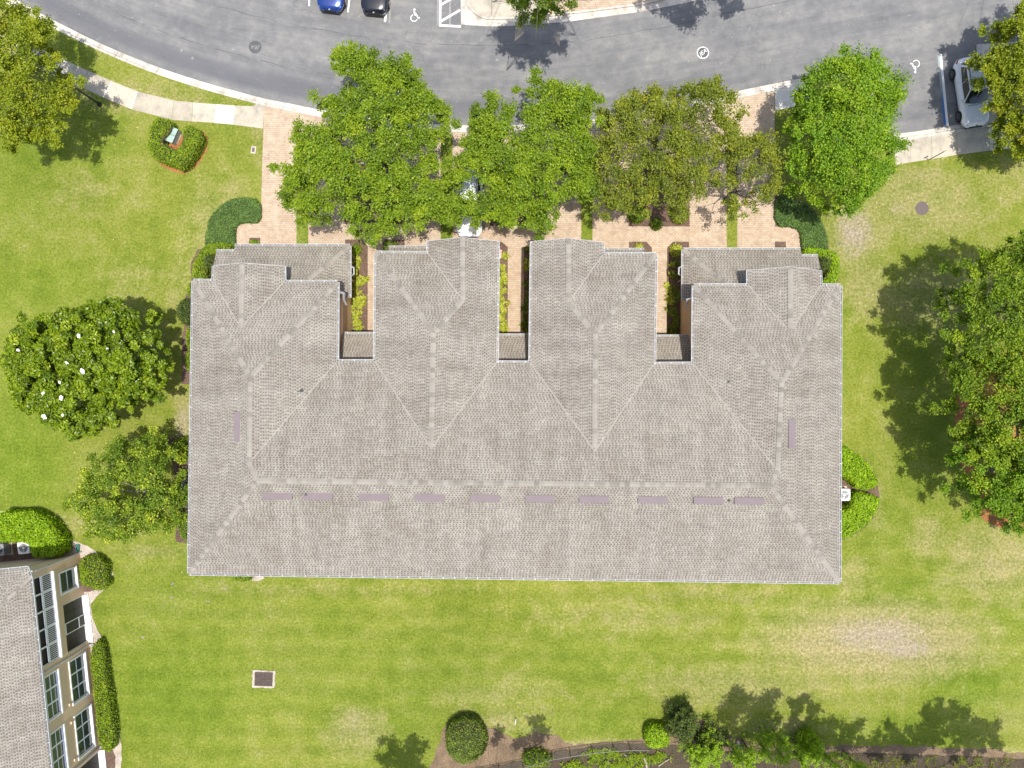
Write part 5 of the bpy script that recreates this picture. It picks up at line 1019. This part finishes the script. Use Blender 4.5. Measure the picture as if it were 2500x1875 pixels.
tree('yellow-green tree overhanging the white parked car at the right edge', T8, 4.2, 7.8, 'leaf_yellow', 18, 'trees cut by the picture edge', per=215, gap=.0, bias=.04, r0=.16, base=lambda x, y: (x+2.6, y), nclump=520)
# right-hand grove
tree('northernmost of the three big trees on the right edge of the lawn', [(2212, 500), (2150, 530), (2095, 565), (2060, 630), (2050, 700), (2065, 765), (2105, 800), (2180, 790), (2300, 800), (2420, 700), (2400, 560), (2300, 500)], 6.6, 10.6, 'leaf_oak', 19, 'grove on the right', per=200, gap=.0, r0=.2, bias=-.07, base=lambda x, y: (x+2.5, y))
tree('middle one of the three big trees, above the strip of red mulch', [(2065, 790), (2130, 750), (2250, 760), (2380, 800), (2380, 1010), (2250, 1020), (2140, 1020), (2088, 960), (2062, 890)], 6.2, 10.2, 'leaf_oak', 20, 'grove on the right', per=210, gap=.0, r0=.2, bias=-.04, base=lambda x, y: (x+3, y-1))
tree('southernmost greenest tree of the right grove, over the red mulch edge', [(2056, 1000), (2090, 950), (2180, 930), (2300, 940), (2400, 1060), (2350, 1150), (2230, 1150), (2150, 1110), (2095, 1080), (2078, 1045)], 5.4, 9.0, 'leaf_bright', 21, 'grove on the right', per=215, gap=.0, r0=.2, bias=-.03, base=lambda x, y: (x+2.5, y))
tree('low dense green tree clipped by the right edge beside the red mulch', [(2130, 1090), (2180, 1070), (2300, 1080), (2320, 1150), (2240, 1160), (2170, 1140)], 2.2, 4.0, 'leaf_bright', 22, 'grove on the right', per=150, gap=.0, r0=.12, rc=(.3, .55), bias=-.05)
# magnolia
T10 = [(0, 745), (30, 700), (85, 665), (130, 655), (180, 635), (250, 622), (295, 640), (330, 670), (345, 710), (375, 770), (345, 850), (300, 880), (240, 915), (190, 950), (130, 955), (95, 915), (60, 900), (15, 870), (25, 830), (0, 800), (10, 770)]
T10 = [(x-10 if x > 150 else x-14, y+4) for x, y in T10]
mg = tree('dark glossy magnolia dotted with white flowers left of the house', T10, 3.4, 7.2, 'leaf_magnolia', 23, None, 'magnolia_tree', per=120, gap=.0, sprig=.05, jit=.1, rosette=True, leaf=(.20, .11), rc=(.26, .5), nclump=700, bias=.03, r0=.2, hang=.8)
for x, y, sc in ((712, 628, 1), (745, 945, 1.25), (553, 1185, 1.15), (400, 1355, 1.25), (167, 755, .8), (392, 1143, .9), (605, 868, .8), (568, 1340, .7), (540, 1045, .7), (970, 740, .5), (1028, 592, .6), (240, 1060, .45)):
    zz = 6.6-((x-700)/900)**2*2.6-((y-900)/700)**2*2.6; q = P(x, y, max(zz+1.15, 4.9), 'm3'); mb = MB(); r = .12*sc; off = x*.7
    for ly in range(2):
        for k in range(6): a = 2*math.pi*(k+ly*.5)/6+off; rr = r*(1.15-.35*ly)*(1+.2*math.sin(k*2.1+x)); mb.face([(0, 0, .02*ly), (rr*.75*math.cos(a-.5), rr*.75*math.sin(a-.5), .03+.04*ly), (rr*math.cos(a), rr*math.sin(a), .05+.05*ly), (rr*.75*math.cos(a+.5), rr*.75*math.sin(a+.5), .03+.04*ly)])
    f = mb.build('flower', 'petal', mg, fix=False); f.location = q-mg.location
T11 = [(150, 1060), (175, 1010), (215, 960), (275, 935), (340, 950), (385, 980), (400, 1040), (410, 1090), (395, 1140), (350, 1155), (300, 1165), (250, 1185), (200, 1170), (175, 1130), (150, 1100)]
tree('soft green tree flecked with yellow new leaves below the magnolia', T11, 3.2, 5.6, 'leaf_mid', 24, None, 'leafy_tree', per=190, gap=.0, sprig=.15, jit=.12, bias=.2, leaf=(.13, .085), rc=(.3, .6), r0=.14)
# trees standing just outside the lower and upper edge, known by their shadows
G4 = 'trees beyond the fence known by their shadows'
def shade_tree(label, cx, cy, rx, ry, z0, z1, seed, mat='leaf_dark', per=90, gap=.2, irr=.25):
    r = random.Random(seed); pts = []
    sh = Vector((-SUN.x/SUN.z, -SUN.y/SUN.z))*((z0+z1)/2); c = P(cx, cy, 0, 'd'); c = Vector((c.x-sh.x, c.y-sh.y, 0))
    for k in range(14): a = 2*math.pi*k/14; f = 1+r.uniform(-irr, irr); pts.append((c.x+rx/.88481/PXM*f*math.cos(a), c.y+ry/.88481/PXM*f*math.sin(a)))
    poly = smooth_loop(pts, 1); by = -30.5 if c.y < 0 else 31.; t = thing('tall_tree', label, 'tree', (c.x, by, 0), 0, G4); cl = crown(t, [(p[0]-c.x, p[1]-by) for p in poly], z0, z1, mat, seed, per=per, gap=gap, leaf=(.2, .11)); trunk(t, (0, 0), cl, seed, .09, nb=6, hf=.8)
for lab, a in (('tree whose shade is the first leafy lobe right of the dark round bushes', (1585, 1540, 40, 58, 11.5, 13, 31)), ('tree whose shade is the tall double lobe above the bright saplings', (1655, 1545, 55, 50, 11.5, 13.2, 32)), ('tree whose shade is the narrow lobe right of the tall double one', (1735, 1545, 40, 42, 11.2, 12.6, 33)),
          ('tree whose low shade lies right of the tall rounded bush', (1800, 1590, 55, 40, 9.2, 11.5, 34)), ('tree whose shade starts the big shadow at the lower right', (1960, 1600, 60, 32, 9, 11, 36)), ('tree whose shade is the biggest and highest lobe at the lower right', (2050, 1570, 72, 50, 11, 13.2, 37)), ('tree whose shade is the last lobe at the lower right', (2120, 1590, 40, 34, 9.5, 11.6, 38)),
          ('tree whose soft shade lies on the lawn left of the large round bush', (870, 1640, 62, 46, 8, 10, 39)), ('tree whose tiny shade touches the lawn beside the large round bush', (1060, 1583, 22, 16, 10.2, 11.2, 40)), ('tree whose small shade lies between the round bush and the fence', (1150, 1580, 34, 18, 10.2, 11.4, 41)), ('tree whose low thin shade links the two big shadows at the bottom', (1895, 1605, 34, 20, 9.3, 10.6, 35)),
          ('tree whose leafy shade lies on the road right of the island', (1470, 18, 70, 38, 7.4, 9, 42)), ('tree whose shade reaches the road furthest right along the top edge', (1560, 0, 40, 28, 7.4, 9, 45)), ('tree whose dense shade falls below the island kerb', (1140, 88, 85, 38, 11, 13.2, 43)), ('tree whose shade darkens the road in the upper right corner', (2155, 62, 38, 42, 11.5, 13.2, 44))): shade_tree(lab, *a, per=135, gap=.0)

# ------------------------------------------------------------------ hedges, shrubs, ground cover
shrub('U-shaped clipped hedge around the green utility cabinet', [(1190, 920), (1260, 910), (1318, 935), (1322, 985), (1240, 1080), (1244, 1110), (1335, 1160), (1368, 1160), (1412, 1110), (1425, 990), (1450, 966), (1500, 985), (1550, 1040), (1555, 1090), (1500, 1180), (1430, 1280), (1370, 1290), (1200, 1225), (1150, 1160), (1145, 1040)], 1.15, 'leaf_hedge', 50, 'c1', z=1.0, name='hedge', cat='hedge', round_=.12, dens=330)
shrub('dark green ground cover sweeping round the left patio corner', [(872, 345), (700, 340), (655, 365), (640, 400), (638, 590), (590, 600), (380, 590), (378, 480), (385, 400), (430, 275), (520, 190), (620, 135), (740, 118), (872, 140)], .32, 'leaf_jasmine', 51, 'z5', name='ground_cover', cat='ground cover', round_=.12, dens=620, leaf=(.07, .05), rough=.03)
shrub('dark green ground cover sweeping round the right patio corner', [(-40, 150), (200, 210), (380, 280), (520, 380), (610, 480), (680, 660), (740, 860), (745, 1010), (370, 1000), (350, 860), (348, 720), (255, 632), (-40, 625)], .32, 'leaf_jasmine', 52, 'R7b', name='ground_cover', cat='ground cover', round_=.12, dens=620, leaf=(.07, .05), rough=.03)
shrub('curved green hedge at the left corner of the house', [(600, 540), (450, 520), (350, 570), (285, 660), (255, 780), (262, 855), (372, 862), (385, 770), (385, 690), (430, 640), (520, 605), (600, 595)], 1.0, 'leaf_hedge', 53, 'z5', name='hedge', cat='hedge', round_=.25, dens=330)
shrub('curved yellow-green hedge at the right corner of the house', [(375, 965), (560, 968), (740, 980), (860, 1040), (920, 1150), (905, 1350), (830, 1515), (640, 1515), (660, 1455), (750, 1370), (785, 1240), (760, 1130), (700, 1085), (580, 1070), (375, 1050)], 1.0, 'leaf_lime', 54, 'R7b', name='hedge', cat='hedge', round_=.2, dens=330)
def rshrub(label, cx, cy, rx, ry, h, mat, seed, c='n', **kw):
    return shrub(label, [(cx+rx*math.cos(2*math.pi*k/12), cy+ry*math.sin(2*math.pi*k/12)) for k in range(12)], h, mat, seed, c, **{**dict(round_=.75, name='round_shrub', z=h*.6, dens=420), **kw})
rshrub('round dark clipped bush tucked inside the left hedge', 514, 637, 18, 18, 1.4, 'leaf_boxwood', 55)
rshrub('round dark clipped bush tucked inside the right hedge', 2010.7, 643.7, 17, 18, 1.4, 'leaf_boxwood', 56)
rshrub('round dark bush against the left wall of the house', 452, 760, 21, 29, 1.3, 'leaf_boxwood', 57)
shrub('light green low shrub row along the left wall, upper clump', [(470, 795), (455, 800), (453, 830), (456, 850), (470, 852)], .8, 'leaf_hedge', 58, 'n', z=.7)
shrub('light green low shrub row along the left wall, lower clump', [(470, 856), (453, 858), (450, 885), (456, 905), (470, 908)], .8, 'leaf_hedge', 59, 'n', z=.7)
rshrub('tiny pale shrub at the left wall just below the corner', 465, 708, 9, 16, .6, 'leaf_hedge', 60, dens=200)
shrub('bright shrub between the soft green tree and the left wall', [(1480, 55), (1400, 70), (1330, 90), (1290, 140), (1300, 200), (1380, 240), (1440, 220), (1480, 160)], 1.3, 'leaf_hedge', 61, 'c4', z=1.1, round_=.4)
shrub('green shrub at the left wall below the half-hidden air conditioner', [(1480, 620), (1410, 640), (1370, 700), (1375, 790), (1420, 850), (1480, 850)], 1.1, 'leaf_mid', 62, 'c4', z=.9, round_=.4)
rshrub('small green clump peeping out below the rear eave', 592, 1405, 24, 13, .7, 'leaf_mid', 63)
shrub('upper curved bright hedge beside the right air conditioner', [(822, 200), (900, 235), (1000, 290), (1100, 360), (1200, 440), (1280, 560), (1340, 670), (1310, 780), (1230, 800), (1110, 785), (1000, 690), (880, 600), (822, 560)], 1.25, 'leaf_lime', 64, 'R5b', z=1.15, name='hedge', cat='hedge', round_=.1, dens=300, leaf=(.12, .07))
shrub('lower curved bright hedge beside the right air conditioner', [(822, 1150), (950, 1070), (1020, 970), (1035, 880), (1150, 860), (1290, 890), (1360, 920), (1350, 1020), (1300, 1140), (1180, 1290), (1000, 1420), (822, 1490)], 1.25, 'leaf_lime', 65, 'R5b', z=1.15, name='hedge', cat='hedge', round_=.1, dens=300, leaf=(.12, .07))
shrub('big bright lime hedge beside the lower left air conditioners', [(-30, 650), (130, 632), (290, 655), (390, 730), (460, 840), (485, 920), (440, 965), (380, 985), (250, 985), (228, 870), (120, 855), (-30, 870)], 1.5, 'leaf_lime', 66, 'c4', z=1.4, name='hedge', cat='hedge', round_=.2, dens=300, leaf=(.13, .075))
shrub('round green shrub at the corner of the lower left house', [(600, 1000), (680, 982), (760, 1000), (805, 1070), (790, 1150), (825, 1180), (790, 1235), (730, 1250), (690, 1210), (610, 1200), (595, 1100)], 1.3, 'leaf_hedge', 67, 'c4', z=1.1, round_=.5)
shrub('long narrow clipped hedge row below the windows of the lower left house', [(972, 352), (1095, 300), (1135, 620), (1190, 980), (1240, 1395), (1190, 1463), (1085, 1460), (1050, 1180), (1010, 760)], .95, 'leaf_hedge', 68, 'R5', z=.85, name='hedge', cat='hedge', round_=.08, dens=420)
rshrub('large round dark bush on the brown bank at the bottom', 1137, 1815, 50, 54, 2.4, 'leaf_dark', 69, z=1.5, dens=330)
tree('tall grey-green rounded bush at the bottom right of centre', [(1672+42*math.cos(2*math.pi*k/10), 1768+44*math.sin(2*math.pi*k/10)) for k in range(10)], 1.3, 2.5, 'leaf_boxwood', 70, None, 'tall_bush', 'bush', 'n', r0=.08, per=150, nclump=60, leaf=(.11, .07), rc=(.25, .45), jit=.05, sprig=.1, hang=.3, bias=.18)
tree('dark green round bush right behind the grey-green one', [(1738+44*math.cos(2*math.pi*k/10), 1812+38*math.sin(2*math.pi*k/10)) for k in range(10)], .9, 1.7, 'leaf_dark', 71, None, 'tall_bush', 'bush', 'n', r0=.07, per=150, nclump=60, leaf=(.10, .06), rc=(.25, .4), jit=.05, sprig=.1, hang=.2, bias=-.12)
shrub('small square lime-bright clipped shrub at the fence end', [(1583, 1778), (1625, 1780), (1634, 1800), (1632, 1826), (1585, 1830), (1580, 1805)], 1.3, 'leaf_lime', 72, 'n', z=1.2, round_=.25, dens=420)
rshrub('small shaded bush in the mulch by the left courtyard entrance', 594+0, 0, 1, 1, .1, 'leaf_dark', 73) if False else None
shrub('low dark hedge tucked behind the left bay roof', [(1975, 520), (2000, 505), (2085, 512), (2085, 560), (2050, 610), (1975, 610)], .8, 'leaf_dark', 74, 'z5', z=.7, round_=.3)
for i, (x, y, r, lab) in enumerate(((869, 609, 11, 'small shrub in the mulch at the head of the left courtyard'), (1560, 604, 9, 'small yellowish shrub by the right bay roof'), (1651, 610, 13, 'yellow-green shrub heading the right courtyard bed'), (1293, 608, 7, 'tiny shrub right of the middle path entrance'), (619, 597, 11, 'little plant in the square cut-out of the left patio'))):
    rshrub(lab, x, y, r, r, .55, 'leaf_croton' if i in (1, 2) else 'leaf_hedge', 80+i, dens=420)
def crot(pts, c, label, seed, mat='leaf_croton'):
    rr = random.Random(seed); q = []
    for x, y, n, s in pts:
        for k in range(n): v = P(x+rr.gauss(0, s), y+rr.gauss(0, s), .3, c); q.append((v.x, v.y))
    return tufts('variegated_plants', q, label, mat, seed, (.16, .34), 16, .16, 'plants', 'courtyard plants', .07)
crot([(1745, 690, 8, 28), (1730, 760, 7, 25), (1720, 850, 8, 26), (1790, 860, 5, 18), (1740, 895, 6, 20), (1735, 970, 7, 25), (1760, 1030, 7, 25), (1720, 1090, 8, 25), (1770, 1080, 5, 18), (1740, 1170, 9, 26), (1745, 1250, 9, 26), (1750, 1305, 8, 24)], 'z5', 'yellow-green variegated plants in the left courtyard bed', 90)
crot([(1210, 650, 7, 20), (1195, 740, 4, 12), (1215, 830, 9, 24), (1205, 900, 8, 22), (1195, 1010, 5, 20), (1205, 1090, 8, 24), (1200, 1180, 9, 22), (1205, 1270, 9, 22), (1210, 1325, 6, 18)], 'z6', 'yellow-green variegated plants left of the middle path', 91)
crot([(1440, 700, 4, 14), (1435, 760, 4, 14)], 'z6', 'sunlit tip of the plants right of the middle path', 92)
crot([(1430, 900, 9, 22), (1430, 1010, 9, 22), (1430, 1120, 8, 22), (1425, 1230, 8, 22), (1430, 1310, 8, 20)], 'z6', 'plants right of the middle path, leaves coloured dark to stand in for shade', 93, 'leaf_dark')  # same plants as the lit tip, wall shade painted in by darker leaves
crot([(893, 720, 3, 8), (875, 810, 3, 10), (865, 900, 3, 12), (870, 950, 3, 10), (875, 1030, 7, 18)], 'z7', 'pale yellow tufts on the sunny side of the right courtyard bed', 94)
crot([(930, 700, 4, 16), (915, 815, 4, 16), (925, 960, 6, 20), (930, 1040, 6, 20), (910, 1150, 9, 24), (930, 1220, 9, 24), (920, 1300, 10, 24)], 'z7', 'plants on the shaded side of the right courtyard bed, shade put into their leaf colour', 95, 'leaf_dark')  # shade over this half of the bed is put into the leaf colour
# bushes in the driveway beds, mostly under the trees
for i, (x, y, r, lab) in enumerate(((1557, 520, 20, 'green bush at the left end of the right driveway bed'), (1661, 520, 21, 'olive bush at the right end of the right driveway bed'), (1605, 545, 12, 'low dark bush in the middle of the right driveway bed'), (1225, 520, 20, 'shaded bush at the left end of the middle driveway bed'), (1312, 520, 18, 'shaded bush at the right end of the middle driveway bed'), (960, 520, 18, 'shaded bush in the left driveway bed'))):
    rshrub(lab, x, y, r, r, 1.1, 'leaf_mid' if i != 1 else 'leaf_olive', 100+i, dens=300)
# saplings beyond the fence
def sapling(label, cx, cy, h, seed, spread=.9, mat='leaf_lime', c='B3'):
    q = P(cx, cy, h*.8, c); t = thing('sapling', label, 'sapling', (q.x, q.y, 0), 0, 'bright saplings on the bank'); rng = np.random.default_rng(seed); C = []; Nn = []; br = MB(); rr = random.Random(seed)
    br.tube([(0, 0, 0), (0, 0, h)], [.05, .015], 6)
    for k in range(26):
        z = h*rr.uniform(.3, 1); a = rr.uniform(0, 6.28); L = spread*(1.15-z/h)*rr.uniform(.7, 1.1)+.18; e = Vector((math.cos(a)*L, math.sin(a)*L, z+L*.35)); br.tube([(0, 0, z*.95), tuple(e)], [.012, .005], 4, False)
        for j in range(46): u = rr.random(); C.append((e.x*u+rr.gauss(0, .05), e.y*u+rr.gauss(0, .05), z*.95*(1-u)+e.z*u+rr.gauss(0, .04))); Nn.append((rr.gauss(0, .5), rr.gauss(0, .5), 1))
    br.build('stem', 'stem', t); n_ = len(C); leaves('foliage', np.array(C), np.array(Nn), rng.uniform(.09, .17, n_), rng.uniform(.03, .05, n_), .5+.22*rng.normal(size=n_), mat, t, rng)
sp = [(465, 610), (575, 600), (700, 520), (715, 660), (560, 710), (950, 640), (1090, 610), (1270, 460), (1250, 600), (1420, 500), (1420, 650), (1600, 560), (1740, 640), (1760, 540), (1930, 690), (2200, 740), (1620, 690), (1050, 720)]
sp.sort(); ORD = 'leftmost second third fourth fifth sixth seventh eighth ninth tenth eleventh twelfth thirteenth fourteenth fifteenth sixteenth seventeenth rightmost'.split()
for i, (x, y) in enumerate(sp):
    sapling(ORD[i]+' bright green feathery sapling'+(' from the left' if 0 < i < 17 else '')+' on the dark bank', x, y, 2.6+.5*((i*7) % 3)/2, 200+i, .95)
shrub('tall rounded bright bush right of the saplings', [(1700, 480), (1800, 455), (1840, 540), (1830, 640), (1770, 700), (1700, 680), (1660, 580)], 2.6, 'leaf_lime', 230, 'B3', z=2.2, round_=.5, dens=260, leaf=(.13, .06))
shrub('soft green bush at the bottom edge left of the fence posts', [(880, 800), (930, 770), (1010, 770), (1070, 800), (1090, 860), (900, 880)], 1.2, 'leaf_mid', 231, 'B1', z=1., round_=.6, dens=240, leaf=(.13, .05), rough=.12)
rng_ = random.Random(9); pts = []
WC = [(1440, 745), (1300, 840), (1420, 770), (1490, 835), (1600, 850), (1760, 790), (1740, 850), (1930, 770), (1880, 800), (1560, 760), (1260, 860), (1690, 800)]
for k in range(210):
    wc = rng_.choice(WC); x = wc[0]+rng_.gauss(0, 38); y = wc[1]+rng_.gauss(0, 20); v = P(x, y, 0, 'B1'); pts.append((v.x, v.y))
w = tufts('weeds', pts, 'weeds on the bank', 'leaf_hedge', 240, (.12, .38), 12, .2, wid=.04); [w.pop(k, None) for k in ('category', 'label')]; w['kind'] = 'stuff'
pts = []
for k in range(140):
    x = rng_.uniform(1000, 2150); y = rng_.uniform(600, 700); v = P(x, y, 0, 'B2'); pts.append((v.x, v.y))
w = tufts('dry_weeds', pts, 'weeds', 'leaf_olive', 241, (.12, .35), 9, .2, wid=.025); [w.pop(k, None) for k in ('category', 'label')]; w['kind'] = 'stuff'
# fallen twigs / litter specks on the lawn
mb = MB(); r_ = random.Random(12)
for x, y in ((1335, 1185), (1325, 1290), (1603, 1325), (1105, 1590), (1740, 1220)):
    q = P(x, y, 0, 'c4')
    for k in range(4): a = r_.uniform(0, 6.28); mb.bar((q.x+r_.gauss(0, .06), q.y+r_.gauss(0, .06), .02), (q.x+.14*math.cos(a), q.y+.14*math.sin(a), .05), .03)
w = mb.build('dry_leaf_litter', 'wood'); w['kind'] = 'stuff'
rg = np.random.default_rng(77); C = []
for cx, cy, sx, sy, k in ((0, 8.6, 22, .8, 70), (-30, 2, 4, 5, 60), (-28, 16, 4, 3, 40), (2, 12, 18, 2.5, 160), (30, -3, 4, 6, 60), (18, 16, 3, 3, 40), (-6, -20, 20, 5, 60), (24, -18, 8, 4, 60), (-14, 19.5, 18, .5, 60), (14, 20.5, 10, .6, 40)):
    C.append(np.stack([rg.normal(cx, sx, k), rg.normal(cy, sy, k), np.full(k, .03)], 1))
C = np.concatenate(C); C = C[(C[:, 1] < kerb_y(C[:, 0])-.5)]; k = len(C)
fl_ = leaves('fallen_leaves', C, np.stack([rg.normal(size=k)*.3, rg.normal(size=k)*.3, np.ones(k)], 1), rg.uniform(.07, .15, k), rg.uniform(.05, .09, k), rg.random(k), None, None, rg)
fl_.data.materials.append(nmat('fallen_leaf', lambda n, b: (n.links.new(ramp(n, attr(n, 'tone'), [(0, (.14, .07, .03)), (.5, (.36, .22, .08)), (1, (.55, .45, .22))]), b.inputs['Base Color']), b.inputs['Roughness'].__setattr__('default_value', .8)))); fl_['kind'] = 'stuff'
